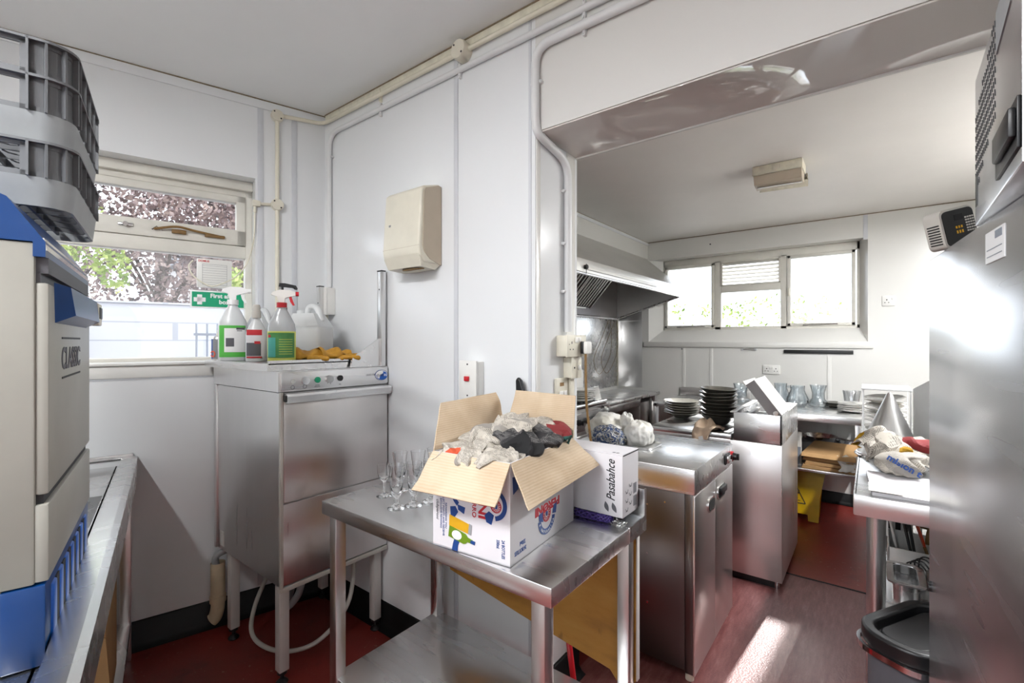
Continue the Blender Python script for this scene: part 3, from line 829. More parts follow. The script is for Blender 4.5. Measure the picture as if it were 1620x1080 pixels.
def windowed(g, x0, y0, x1, y1, r, z0, z1, pitch=.078, win=.055, inset=.010, t=.004):
    """a wall tier with windows along the flats and ribbed solid corners"""
    a0, b0, a1, b1 = x0 + inset, y0 + inset, x1 - inset, y1 - inset
    h = z1 - z0
    ring(g, a0, b0, a1, b1, r - inset * .5, z0, z0 + h * .16, t); ring(g, a0, b0, a1, b1, r - inset * .5, z1 - h * .16, z1, t)
    def flat(ax, lo, hi, fixed, sgn):
        n = int((hi - lo) / pitch); m0 = (hi - lo - n * pitch) / 2
        for k in range(n + 1):
            u0 = lo + m0 + k * pitch - (pitch - win) / 2 if k > 0 else lo
            u1 = lo + m0 + k * pitch + (pitch - win) / 2 if k < n else hi
            if ax == 'x': g.box(u0, fixed, z0, u1, fixed + sgn * t, z1)
            else: g.box(fixed, u0, z0, fixed + sgn * t, u1, z1)
            uc = (u0 + u1) / 2
            if ax == 'x': g.box(uc - .002, fixed - sgn * inset, z0, uc + .002, fixed, z1)
            else: g.box(fixed - sgn * inset, uc - .002, z0, fixed, uc + .002, z1)
    flat('x', a0 + r, a1 - r, b0, 1); flat('x', a0 + r, a1 - r, b1, -1); flat('y', b0 + r, b1 - r, a0, 1); flat('y', b0 + r, b1 - r, a1, -1)
    for cx, cy, s_ in ((a1 - r, b1 - r, 0), (a0 + r, b1 - r, 90), (a0 + r, b0 + r, 180), (a1 - r, b0 + r, 270)):
        for k in range(8):
            A_, B_ = math.radians(s_ + 90 * k / 8), math.radians(s_ + 90 * (k + 1) / 8)
            q = [(cx + (r) * math.cos(a), cy + (r) * math.sin(a)) for a in (A_, B_)]; p = [(cx + (r - t) * math.cos(a), cy + (r - t) * math.sin(a)) for a in (A_, B_)]
            g.hexa([(q[0][0], q[0][1], z0), (q[1][0], q[1][1], z0), (p[1][0], p[1][1], z0), (p[0][0], p[0][1], z0)], [(q[0][0], q[0][1], z1), (q[1][0], q[1][1], z1), (p[1][0], p[1][1], z1), (p[0][0], p[0][1], z1)])
        for a in (15, 45, 75):
            a = math.radians(s_ + a); d = Vector((math.cos(a), math.sin(a), 0)); pnt = Vector((cx, cy, 0)) + d * r
            m = Matrix(((d.x, -d.y, 0, pnt.x), (d.y, d.x, 0, pnt.y), (0, 0, 1, 0), (0, 0, 0, 1)))
            g.box(0, -.002, z0, inset, .002, z1, m=m)
def glass_rack(label, x0, y0, x1, y1, z, tiers):
    t = thing('glass_rack', label, 'glass rack', MW @ Vector(((x0 + x1) / 2, (y0 + y1) / 2, z)))
    g = G(MW); ring(g, x0 + .012, y0 + .012, x1 - .012, y1 - .012, .045, z, z + .056, .004, .006); obj('smooth_base_band', g, 'rack', t)
    g = G(MW)
    for k in range(1, 6):
        u = x0 + .012 + (x1 - x0 - .024) * k / 6; g.box(u - .0025, y0 + .02, z + .012, u + .0025, y1 - .02, z + .03)
        u = y0 + .012 + (y1 - y0 - .024) * k / 6; g.box(x0 + .02, u - .0025, z + .012, x1 - .02, u + .0025, z + .03)
    for k in range(6):
        for j in range(6):
            cx = x0 + .012 + (x1 - x0 - .024) * (k + .5) / 6; cy = y0 + .012 + (y1 - y0 - .024) * (j + .5) / 6
            g.tube([(cx + .02 * math.cos(a * PI / 4), cy + .02 * math.sin(a * PI / 4), z + .02) for a in range(8)], .002, 5, close=True)
    obj('grid_floor', g, 'rack_d', t, smooth=False)
    zz = z + .056
    for k in range(tiers):
        g = G(MW); windowed(g, x0, y0, x1, y1, .05, zz, zz + .07); ring(g, x0, y0, x1, y1, .05, zz + .066, zz + .071, .012)
        obj('windowed_tier', g, 'rack_d', t, smooth=False); zz += .071
    return zz
zz = glass_rack('grey plastic glass rack at the bottom of the stack on the ice machine', .885, 1.112, 1.34, 1.545, 1.717, 1)
glass_rack('grey plastic glass rack on top of the stack, two windowed tiers high', .885, 1.112, 1.34, 1.545, zz + .001, 2)

# ---- glasswasher on its stand
WX0, WX1, WY0, WY1, WZ0, WZ1 = -2.60, -1.93, .935, 1.474, .43, 1.325
t = thing('glasswasher', 'stainless steel undercounter glasswasher on tall legs in the corner', 'glasswasher', ((WX0 + WX1) / 2, (WY0 + WY1) / 2, 0))
g = G(); g.prism([(WX0 + .03, WY0 + .004), (WX1 - .012, WY0 + .004), (WX1 - .012, WY1), (-2.512, WY1), (WX0 + .03, 1.27)], WZ0, 1.235); obj('body', g, 'steel', t, smooth=False)
g = G(); g.prism([(WX0, WY0 - .006), (WX1 - .006, WY0 - .006), (WX1 - .006, WY1), (-2.512, WY1), (WX0, 1.18)], 1.24, WZ1); obj('top_casing', g, 'steel', t, smooth=False)
g = G(); g.box(WX0 + .0, WY0 - .004, WZ0 - .0, WX0 + .028, WY0 + .02, 1.238, .002)
for z in (.45, .60, 1.2): g.cyl((WX0 + .014, WY0 - .005, z), (WX0 + .014, WY0, z), .004, n=10)
obj('rear_flange', g, 'steel', t)
g = G(); g.box(WX1 - .012, WY0 + .002, 1.244, WX1 + .004, WY1 - .002, 1.322, .003); cp = obj('control_panel', g, 'steel_y', t)
g = G(); g.box(WX1 - .012, WY0 + .012, .78, WX1 + .006, WY1 - .006, 1.205, .004); dr = obj('door', g, 'steel_warm', t)
g = G(); g.prism([(WX1 - .01, 1.238), (WX1 + .028, 1.232), (WX1 + .034, 1.222), (WX1 + .03, 1.195), (WX1 + .022, 1.19), (WX1 + .006, 1.198), (WX1 - .01, 1.2)], WY0 + .014, WY1 + .0, 'XZ'); obj('door_handle', g, 'steel_y', dr, ang=30)
g = G(); g.prism([(WX1 - .0, 1.228), (WX1 + .024, 1.226), (WX1 + .026, 1.2), (WX1 + .006, 1.202)], WY0 + .010, WY0 + .014, 'XZ'); obj('handle_end_cap', g, 'black_pl', dr)
g = G(); g.box(WX1 - .012, WY0 + .010, WZ0 + .004, WX1, WY1 - .006, .772, .003); obj('lower_panel', g, 'steel_warm', t)
g = G(); g.box(WX1 - .012, WY0 + .0, WZ0 - .004, WX1 + .004, WY0 + .012, 1.238, .001); obj('corner_trim', g, 'hose_w', t, label='strip of yellowed sealant down the front corner')
g = G(); g.box(WX1 - .03, WY0, WZ0 - .022, WX1 + .002, WY1 - .004, WZ0 - .002, .002); obj('front_rail', g, 'hose_w', t)
g = G(); g.box(WX0 + .06, WY0 + .0015, WZ0 + .02, WX0 + .10, WY0 + .004, WZ0 + .09); obj('rating_label', g, 'paper_w', t)
X_ = WX1 + .0042
def disc(g, y, z, r, h=.006): g.cyl((X_, y, z), (X_ + h, y, z), r, n=24)
for by, br_, bh_ in ((.985, .010, .006), (1.038, .017, .012), (1.15, .017, .012)): g = G(); disc(g, by, 1.282, br_, bh_); obj('silver_button', g, 'blade', cp, ang=50)
g = G(); disc(g, 1.095, 1.282, .013); obj('green_button', g, 'green', cp, label='round green button')
g = G(); disc(g, 1.205, 1.283, .013); obj('black_button', g, 'black_pl', cp, label='round black button')
g = G()
for y in (.985, 1.038): g.arc((X_, y, 1.257), (0, 1, 0), (0, 0, 1), .007, .0085, 0, 360)
g.box(X_, 1.082, 1.252, X_ + .0006, 1.108, 1.254); g.box(X_, 1.085, 1.258, X_ + .0006, 1.105, 1.26); g.arc((X_, 1.15, 1.258), (0, 1, 0), (0, 0, 1), .008, .0095, 0, 150); g.box(X_, 1.2, 1.254, X_ + .0006, 1.21, 1.256)
g.text('DUO 750', .013, (X_, 1.345, 1.284), (0, 1, 0), (0, 0, 1), .0003, align='LEFT')
obj('panel_print', g, 'grey_ink', cp)
bc = (X_, 1.432, 1.284)
def ell(g, c, a, b, h, n=40): g.poly([(a * math.cos(2 * PI * i / n), b * math.sin(2 * PI * i / n)) for i in range(n)], c, (0, 1, 0), (0, 0, 1), h)
g = G(); ell(g, bc, .038, .026, .001); bd = obj('oval_badge', g, 'blue_ink', cp)
g = G(); ell(g, bc, .0355, .0235, .0016); obj('badge_rim', g, 'pure_white', cp)
g = G(); ell(g, (X_, 1.434, 1.282), .0325, .021, .0022); obj('badge_field', g, 'cobalt', cp)
g = G(); g.poly([(-.030, .004), (-.026, .013), (-.012, .0185), (.006, .0195), (.010, .010), (-.002, .004), (-.01, -.006), (-.014, -.018), (-.026, -.010)], (X_, 1.432, 1.284), (0, 1, 0), (0, 0, 1), .0027); obj('badge_swirl', g, 'pure_white', cp)
g = G(); g.text('CLASS', .0145, (X_ + .0028, 1.4035, 1.279), (0, 1, 0), (0, 0, 1), .0003, bold=.0003); obj('badge_letters', g, 'black_ink', cp)
g = G(); g.text('EQ', .0145, (X_ + .0028, 1.4455, 1.279), (0, 1, 0), (0, 0, 1), .0003, bold=.0003); obj('badge_letters', g, 'pure_white', cp)
for (x, y) in ((WX1 - .055, WY0 + .035), (WX0 + .13, WY0 + .035), (WX1 - .055, WY1 - .035), (WX0 + .13, WY1 - .035)):
    g = G(); g.box(x - .021, y - .021, .055, x + .021, y + .021, WZ0 - .002, .003); lg = obj('leg', g, 'white_steel', t)
    g = G(); g.lathe([(0, 0), (.022, 0), (.025, .006), (.018, .014), (.008, .02), (.008, .04), (.02, .042), (.02, .056), (0, .056)], (x, y, 0), 20); obj('foot', g, 'black_pl', lg)

# drain tray on the washer with its two uprights
t = thing('draining_tray', 'stainless draining tray with two rear posts on top of the glasswasher', 'tray', (-2.3, 1.17, WZ1 + .001))
TZ = 1.358
g = G(); x0, x1, y0, y1 = -2.632, -1.968, .90, 1.44
g.prism([(x0, y0), (x1, y0), (x1, y1), (-2.52, y1), (x0, 1.06)], TZ - .005, TZ); g.box(x0, y0, WZ1 + .001, x1, y0 + .004, TZ - .005); g.box(x1 - .004, y0 + .004, WZ1 + .001, x1, y1, TZ + .012); g.box(x0, y0 + .004, WZ1 + .001, x0 + .004, 1.06, TZ - .005)
obj('tray', g, 'steel_h', t, smooth=False)
for x, top, gx in ((-1.952, 1.80, 0), (-2.45, 1.755, 1)):
    g = G(); yy = 1.452 if not gx else 1.41
    g.box(x - .018, yy - .013, WZ1 + .002 if not gx else TZ + .001, x + .018, yy + .013, top, .002); po = obj('post', g, 'steel', t)
    g = G(); g.box(x - .019, yy - .014, top, x + .019, yy + .014, top + .006, .002); obj('end_cap', g, 'black_pl', po)
    g = G(); g.cyl((x, yy - .0135, top - .09), (x, yy - .012, top - .09), .004, n=10); obj('screw_hole', g, 'black_ink', po)
g = G(); g.prism([(1.275, WZ1 + .002), (1.468, WZ1 + .002), (1.468, 1.475), (1.452, 1.475), (1.285, TZ + .014)], -1.957, -1.953 + .006, 'YZ'); obj('gusset_plate', g, 'steel_h', t, smooth=False)

# bottles
def trigger(g_head, g_trig, x, y, z, a, s=1.0):
    m = T(x, y, z) @ rz(a)
    g_head.m = m; g_trig.m = m
    g_head.prism([(-.012 * s, 0), (.012 * s, 0), (.013 * s, .02 * s), (.045 * s, .03 * s), (.055 * s, .032 * s), (.055 * s, .048 * s), (.03 * s, .056 * s), (-.01 * s, .056 * s), (-.035 * s, .046 * s), (-.042 * s, .034 * s), (-.018 * s, .026 * s)], -.011 * s, .011 * s, 'XZ')
    g_trig.prism([(.028 * s, .028 * s), (.038 * s, .03 * s), (.045 * s, .008 * s), (.052 * s, -.01 * s), (.044 * s, -.012 * s), (.034 * s, .004 * s)], -.007 * s, .007 * s, 'XZ')
    g_trig.cyl((.055 * s, 0, .04 * s), (.068 * s, 0, .04 * s), .010 * s, n=12)
def sprayer(label, x, y, h, r, body, headm, trigm, neckm, a, lab, flat=.62, liquid=None):
    t = thing('spray_bottle', label, 'spray bottle', (x, y, TZ + .001))
    z = TZ + .001; ca, sa = math.cos(a), math.sin(a)
    prof = [(0, 0), (r * .95, 0), (r, .006), (r * 1.0, h * .48), (r * .93, h * .56), (r * .62, h * .68), (r * .34, h * .78), (r * .30, h * .84), (0, h * .84)]
    m = rz(a) @ Matrix.Diagonal((1, flat, 1, 1))
    g = G(); g.lathe(prof, (x, y, z), 36, m=m); bd = obj('bottle', g, body, t, ang=50)
    if liquid:
        g = G(); g.lathe([(0, .002), (r * 1.005, .004), (r * 1.01, .006), (r * 1.01, h * .45), (0, h * .455)], (x, y, z), 36, m=m); obj('liquid_level', g, liquid, t)
    g = G(); g.cyl((x, y, z + h * .80), (x, y, z + h * .87), r * .38, n=20); obj('collar', g, neckm, t)
    gh, gt = G(), G(); trigger(gh, gt, x, y, z + h * .87, a, h / .30); hd = obj('spray_head', gh, headm, t, ang=40); obj('trigger', gt, trigm, hd, ang=40)
    lab(t, x, y, z, a, r, flat, h)
    return t
def label_patch(g, x, y, z, a, r, flat, a0, a1, z0, z1, off=.0012, n=14):
    m = T(x, y, z) @ rz(a)
    def P(u, w):
        q = math.radians(a0 + (a1 - a0) * u); return m @ Vector(((r + off) * math.cos(q), (r + off) * flat * math.sin(q) + (off * .6 * (1 if math.sin(q) > 0 else -1)), z0 + (z1 - z0) * w))
    g.grid(P, n, 1, False)
# bottle 1: white with green label
VA = math.radians(66)    # bottles turn their broad face to the room
def lab1(t, x, y, z, a, r, fl, h):
    g = G(); label_patch(g, x, y, z, a, r, fl, -150, -32, h * .05, h * .50); l = obj('label', g, 'green_ink', t, label='leaf green and white label')
    g = G(); label_patch(g, x, y, z, a, r, fl, -122, -34, h * .12, h * .46, .0018); obj('label_picture', g, 'pure_white', l)
    g = G(); label_patch(g, x, y, z, a, r, fl, -76, -38, h * .44, h * .47, .0024); label_patch(g, x, y, z, a, r, fl, -115, -84, h * .2, h * .32, .0024); label_patch(g, x, y, z, a, r, fl, -74, -52, h * .42, h * .43, .0024); obj('label_print', g, 'grey_ink', l)
sprayer('white trigger spray bottle with a leaf green label, second bottle from the window end', -2.44, .955, .335, .062, 'clear_white', 'pure_white', 'pure_white', 'pure_white', VA, lab1, .6)
def lab2(t, x, y, z, a, r, fl, h):
    g = G(); label_patch(g, x, y, z, a, r, fl, -150, -42, h * .08, h * .58); l = obj('label', g, 'card_white', t, label='white label with a red band')
    g = G(); label_patch(g, x, y, z, a, r, fl, -150, -60, h * .48, h * .58, .0018); obj('label_band', g, 'red_ink', l)
    for b_ in ((-150, -60, h * .06, h * .09, .0018), (-100, -70, h * .32, h * .37, .0024)): g = G(); label_patch(g, x, y, z, a, r, fl, *b_); obj('label_band', g, 'red_ink', l)
    g = G(); label_patch(g, x, y, z, a, r, fl, -150, -66, h * .10, h * .34, .0018); obj('label_picture', g, 'grey_ink', l)
t = sprayer('white bottle with a red-banded label and no trigger, between two larger sprayers', -2.26, .985, .25, .044, 'clear_white', 'clear_white', 'clear_white', 'clear_white', VA, lab2, .7)
for o in list(t.children):
    if o.name.startswith('spray_head'):
        for k in list(o.children): bpy.data.objects.remove(k)
        bpy.data.objects.remove(o)
g = G(); g.lathe([(0, .2), (.019, .2), (.02, .225), (.016, .24), (.018, .25), (.014, .262), (0, .264)], (-2.26, .985, TZ), 20); obj('spray_cap', g, 'hose_w', t)
def lab3(t, x, y, z, a, r, fl, h):
    g = G(); label_patch(g, x, y, z, a, r, fl, -155, -28, h * .07, h * .43, .002); l = obj('label', g, 'green_label', t, label='deep green printed label')
    g = G(); label_patch(g, x, y, z, a, r, fl, -153, -112, h * .08, h * .36, .0026); obj('label_side', g, 'teal_ink', l)
    g = G(); label_patch(g, x, y, z, a, r, fl, -150, -134, h * .36, h * .40, .0034); obj('label_logo', g, 'red_ink', l)
    g = G()
    for k in range(7): label_patch(g, x, y, z, a, r, fl, -98, -42, h * (.12 + k * .035), h * (.126 + k * .035), .003)
    obj('label_print', g, 'limewater', l)
sprayer('clear spray bottle with a red trigger, lime liquid and a deep green label', -2.05, 1.0, .30, .056, 'spray_clear', 'paper_w', 'red_pl', 'red_pl', math.radians(60), lab3, .66, 'limewater')
# aerosol
t = thing('aerosol_can', 'small blue and silver aerosol can, nearest the window on the tray', 'aerosol can', (-2.52, .925, TZ))
g = G(); g.lathe([(0, 0), (.03, 0), (.031, .004), (.031, .108), (.028, .114), (.018, .118), (0, .119)], (-2.52, .925, TZ + .001), 28); obj('can', g, 'silver', t)
g = G(); label_patch(g, -2.52, .925, TZ, 0, .031, 1, -180, 60, .008, .104); l = obj('label', g, 'blue_ink', t)
g = G(); label_patch(g, -2.52, .925, TZ, 0, .031, 1, -70, 40, .008, .104, .0018); l2 = obj('label_panel', g, 'rack', l)
g = G(); g.arc((-2.507, .8925, TZ + .032), (.92, .38, 0), (0, 0, 1), .010, .015, 200, 520, .001); obj('label_ring', g, 'orange_s', l2)
g = G(); g.cyl((-2.52, .925, TZ + .118), (-2.52, .925, TZ + .132), .012); g.box(-2.528, .917, TZ + .13, -2.512, .933, TZ + .148, .003); obj('nozzle', g, 'cream_pl', t)
# jerricans
def jerrican(label, x, y, w, d, h, a, capm):
    t = thing('jerrican', label, 'jerrican', (x, y, TZ + .001))
    m = T(x, y, TZ + .001) @ rz(a)
    g = G(m)
    g.box(-w / 2, -d / 2, 0, w / 2, d / 2, h * .62, .018, 3)
    g.hexa([(-w / 2 + .004, -d / 2 + .004, h * .6), (w / 2 - .004, -d / 2 + .004, h * .6), (w / 2 - .004, d / 2 - .004, h * .6), (-w / 2 + .004, d / 2 - .004, h * .6)], [(-w / 2 + .03, -d / 2 + .02, h * .84), (w / 2 - .045, -d / 2 + .02, h * .84), (w / 2 - .045, d / 2 - .02, h * .84), (-w / 2 + .03, d / 2 - .02, h * .84)])
    obj('can', g, 'clear_white', t, ang=50)
    g = G(m); g.tube(bez([(w / 2 - .03, 0, h * .70), (w / 2 - .055, 0, h * .97), (-.01, 0, h * .97), (-.015, 0, h * .8)], 6, .04), .015, 12); obj('handle', g, 'clear_white', t)
    g = G(m); g.cyl((-w / 2 + .045, 0, h * .82), (-w / 2 + .045, 0, h * .90), .022); obj('neck', g, 'clear_white', t)
    if capm:
        g = G(m); g.cyl((-w / 2 + .045, 0, h * .90), (-w / 2 + .045, 0, h * .985), .024, n=20); obj('cap', g, capm, t)
    return t, m
jerrican('large white jerrican standing behind the yellow rubber gloves', -2.24, 1.235, .19, .13, .275, math.radians(25), None)
t, m = jerrican('white jerrican with a blue cap, behind the red-labelled bottle', -2.45, 1.10, .15, .11, .255, math.radians(15), 'cobalt')
t, m = jerrican('white jerrican fitted with a tall black pump, behind the lime spray bottle', -2.31, 1.13, .10, .10, .25, math.radians(20), None)
g = G(m); g.cyl((0, 0, .225), (0, 0, .26), .022); g.cyl((0, 0, .26), (0, 0, .285), .014, .008); g.cyl((0, 0, .28), (0, 0, .365), .0055); g.prism([(-.016, .362), (.07, .352), (.082, .344), (.086, .35), (.075, .366), (.02, .378), (-.012, .38)], -.008, .008, 'XZ'); obj('pump', g, 'black_pl', t)
# rubber gloves
def glove(label, x, y, a, seed):
    t = thing('rubber_glove', label, 'glove', (x, y, TZ + .001)); m = T(x, y, TZ + .001) @ rz(a); rnd = random.Random(seed)
    g = G(m)
    def P(u, v):
        th = v * 2 * PI; L = -.15 + .17 * u; w = .052 - .012 * u + .006 * math.sin(u * 9 + seed); hh = .026 + .010 * math.sin(u * 12 + seed) * math.cos(th * 1.5)
        q = noise.noise(Vector((u * 5, math.cos(th) * 1.5, math.sin(th) * 1.5 + seed))) * .010
        return (L, w * math.cos(th) + q, max(.001, hh + hh * .95 * math.sin(th) + q * .8))
    g.grid(P, 18, 20, False)
    obj('palm_and_cuff', g, 'rubber_glove', t, ang=80)
    for k, (dy, ln, an) in enumerate(((-.036, .075, -.2), (-.014, .088, -.05), (.010, .085, .1), (.032, .068, .28))):
        g = G(m); p = smooth_path([(.0, dy, .017), (.035, dy + an * .03, .021 + rnd.uniform(0, .008)), (.035 + ln * .5, dy + an * ln * .6 + rnd.uniform(-.01, .01), .016), (.02 + ln, dy + an * ln + rnd.uniform(-.012, .012), .011)], 5)
        g.tube(p, .01, 10, rad=[.0125 - .003 * i / len(p) for i in range(len(p))]); g.ball(p[-1], .0095, 2); obj('finger', g, 'rubber_glove', t, ang=80)
    g = G(m); p = smooth_path([(-.05, -.04, .014), (-.02, -.065, .018), (.02, -.082, .013)], 5); g.tube(p, .012, 10); g.ball(p[-1], .0118, 2); obj('thumb', g, 'rubber_glove', t, ang=80)
glove('yellow rubber glove lying nearer the lime spray bottle on the tray', -2.045, 1.17, math.radians(70), 1)
glove('yellow rubber glove lying nearer the tray post, overlapping the other', -2.03, 1.29, math.radians(95), 4)

# ================================================================== FITTINGS ON THE WALLS
def batten(label, x, y, z, L, a=0):  # battens added out of view to brighten the rooms
    t = thing('added_fill_batten', label, 'ceiling light', (x, y, z))
    m = T(x, y, z) @ rz(a)
    g = G(m); g.box(-L / 2, -.035, -.05, L / 2, .035, -.001, .004); obj('housing', g, 'white_pl', t)
    for s_ in (-1, 1):
        g = G(m); g.box(s_ * (L / 2 - .01) - .012, -.015, -.085, s_ * (L / 2 - .01) + .012, .015, -.048, .003); obj('lamp_holder', g, 'white_pl', t)
    g = G(m); g.cyl((-L / 2 + .02, 0, -.072), (L / 2 - .02, 0, -.072), .014, n=16); obj('tube', g, 'tube', t)
    l = bpy.data.lights.new('fill_batten_glow', 'AREA'); l.shape = 'RECTANGLE'; l.size = L; l.size_y = .08; l.energy = FILL_BATTEN; l.color = (.98, .99, 1)
    o = bpy.data.objects.new('fill_batten_glow', l); C.objects.link(o); o.matrix_world = m @ T(0, 0, -.09)
FILL_BATTEN = 50
batten('added fluorescent batten for fill light, unseen on the main ceiling behind the camera', -.9, -.75, ZC, 1.5, math.radians(-AW * 57.3))
batten('added fluorescent batten for fill light on the kitchen ceiling, right of the frame', .70, 3.3, ZK, 1.2, PI / 2)

# junction boxes and conduit runs
def jbox(label, m, r=.032, d=.03, mat='cream_pl', square=False):
    p = m @ Vector((0, 0, 0)); t = thing('junction_box', label, 'junction box', p)
    g = G(m)
    if square: g.box(-r, 0, -r, r, d, r, .006)
    else: g.lathe([(0, 0), (r, 0), (r, d * .8), (r * .92, d), (0, d)], (0, 0, 0), 28, m=Matrix.Rotation(-PI / 2, 4, 'X'))
    obj('box', g, mat, t)
    for a in (.8, 3.9):
        g = G(m); g.cyl((r * .72 * math.cos(a), d, r * .72 * math.sin(a)), (r * .72 * math.cos(a), d + .0015, r * .72 * math.sin(a)), .0042, n=10); obj('screw', g, 'black_ink', t)
jbox('round cream junction box high on the window wall near the corner', MW @ T(.254, 0, 2.684))
jbox('round cream junction box half way down the window wall, where the conduits meet', MW @ T(.254, 0, 2.197))
jbox('large round cream junction box at the ceiling above the partition joint', T(-1.40, YP, 2.70) @ Matrix.Rotation(PI, 4, 'Z'), .042, .05)
MP = T(0, YP, 0)
def conduit(label, pts, r, mat, rb=.05, clips=()):
    t = thing('conduit', label, 'conduit', pts[-1] if pts[-1][2] < pts[0][2] else pts[0])
    g = G(); g.tube(bez(pts, 8, rb), r, 12); obj('pipe', g, mat, t)
    for (x, y, z, ax) in clips:
        g = G()
        # saddle clip: strap across the pipe
        if ax == 'h': g.box(x - .006, y - .016, z - .034, x + .006, y + .001, z + .034, .003); g.cyl((x, y - .02, z - .028), (x, y - .014, z - .028), .003, n=8); g.cyl((x, y - .02, z + .028), (x, y - .014, z + .028), .003, n=8)
        elif ax == 'v': g.box(x - .026, y - .016, z - .006, x + .026, y + .001, z + .006, .003); g.cyl((x + .021, y - .02, z), (x + .021, y - .014, z), .003, n=8)
        else: g.box(x - .001, y - .026, z - .006, x + .016, y + .026, z + .006, .003); g.cyl((x + .014, y - .021, z), (x + .02, y - .021, z), .003, n=8)
        obj('saddle_clip', g, mat, t)
    return t
a = MW @ Vector((.254, .014, 2.66)); b = MW @ Vector((.254, .014, 2.22)); c = MW @ Vector((.254, .014, 2.17)); d = MW @ Vector((.254, .014, 1.42))
conduit('short cream conduit dropping between the two junction boxes on the window wall', [a, b], .0105, 'cream_conduit')
conduit('cream conduit dropping from the lower junction box behind the spray bottles', [c, d], .0105, 'cream_conduit')
a = MW @ Vector((.225, .014, 2.69)); b = MW @ Vector((.02, .016, 2.705)); c = (-2.44, YP - .016, 2.705); d = (-1.44, YP - .016, 2.705)
conduit('cream conduit turning the ceiling corner between window wall and partition', [a, b, c, d], .0105, 'cream_conduit', .04, [(-1.985, YP, 2.705, 'h')])
conduit('cream conduit running right from the large junction box along the ceiling', [(-1.36, YP - .018, 2.70), (XR - .02, YP - .018, 2.70)], .0105, 'cream_conduit')
conduit('white conduit along the partition top, bending down to the corner switch', [(XR - .02, YP - .015, 2.632), (-2.447, YP - .015, 2.632), (-2.447, YP - .015, 1.76)], .0125, 'conduit', .09, [(-1.985, YP, 2.632, 'h'), (-1.425, YP, 2.632, 'h'), (-.811, YP, 2.632, 'h'), (-2.447, YP, 2.50, 'v')])
conduit('white conduit curving from the wall over the beam edge and down the pillar', [(XR - .02, YP - .018, 2.572), (-1.018, YP - .018, 2.572), (-1.018, YP - .018, 2.255), (XE + .018, YP + .04, 2.235), (XE + .018, YP + .215, 2.20), (XE + .018, YP + .215, 1.49)], .0165, 'conduit', .075, [(-.811, YP, 2.572, 'h'), (-1.018, YP, 2.44, 'v'), (XE, YP + .215, 2.08, 'x'), (XE, YP + .215, 1.86, 'x'), (XE, YP + .215, 1.66, 'x')])
# wire from the little spur to the panel on the window
g = G(MW); g.box(.335, -.01, 2.172, .375, .022, 2.205, .006); g.cyl((.345, .01, 2.188), (.28, .012, 2.195), .008, n=12); g.cyl((.362, .01, 2.172), (.362, .01, 2.14), .007, n=10)
tag(obj('conduit_elbow', g, 'cream_pl'), 'small cream conduit elbow at the upper right corner of the window', 'conduit elbow')
g = G(MW); g.tube(smooth_path([(.362, .01, 2.15), (.366, .005, 2.0), (.39, -.03, 1.88), (.44, -.06, 1.80), (.51, -.09, 1.755), (.56, -.11, 1.745), (.625, -.12, 1.79), (.648, -.12, 1.84), (.63, -.125, 1.875)], 8), .0035, 8)
tag(obj('cable', g, 'cream_conduit'), 'thin cream cable looping down across the window to the grey panel', 'cable')
t = thing('control_panel', 'small grey panel with ruled lines fixed to the window above the first aid sign', 'control panel', MW @ Vector((.535, -.14, 1.735)))
g = G(MW); g.box(.455, -.150, 1.737, .613, -.128, 1.889, .003); obj('casing', g, 'white_pl', t)
g = G(MW)
for k in range(8): g.box(.478, -.1278, 1.765 + k * .0125, .588, -.1272, 1.7658 + k * .0125)
g.box(.477, -.1278, 1.752, .478, -.1272, 1.862); g.box(.588, -.1278, 1.752, .589, -.1272, 1.862); g.box(.478, -.1278, 1.752, .588, -.1272, 1.7528); g.box(.478, -.1278, 1.861, .588, -.1272, 1.862)
obj('ruled_lines', g, 'grey_ink', t)
g = G()
xd = MW.to_3x3() @ Vector((-1, 0, 0)); g.text('DOMUS', .014, MW @ Vector((.607, -.1276, 1.872)), xd, (0, 0, 1), .0004, bold=.0004); obj('lettering', g, 'red_ink', t)
t = thing('first_aid_sign', 'green first aid box sign with a white cross on the window', 'sign', MW @ Vector((.51, -.14, 1.635)))
g = G(MW); g.box(.388, -.149, 1.628, .642, -.144, 1.722, .001); obj('board', g, 'pure_white', t)
g = G(MW); g.box(.396, -.144, 1.636, .634, -.1432, 1.714); obj('green_field', g, 'green', t)
g = G(MW); g.box(.5735, -.1432, 1.662, .6265, -.1424, 1.684); g.box(.589, -.1432, 1.6465, .611, -.1424, 1.6995); obj('white_cross', g, 'pure_white', t)
g = G(); g.text('First aid', .031, MW @ Vector((.553, -.1422, 1.685)), xd, (0, 0, 1), .0004, bold=.0011); g.text('box', .031, MW @ Vector((.513, -.1422, 1.653)), xd, (0, 0, 1), .0004, bold=.0011); obj('lettering', g, 'pure_white', t)
g = G(MW); g.cyl((.944, 0, 2.711), (.944, .004, 2.711), .009, n=14); tag(obj('wall_screw', g, 'cream_trim'), 'small screw with a yellowed cap high on the window wall', 'screw')

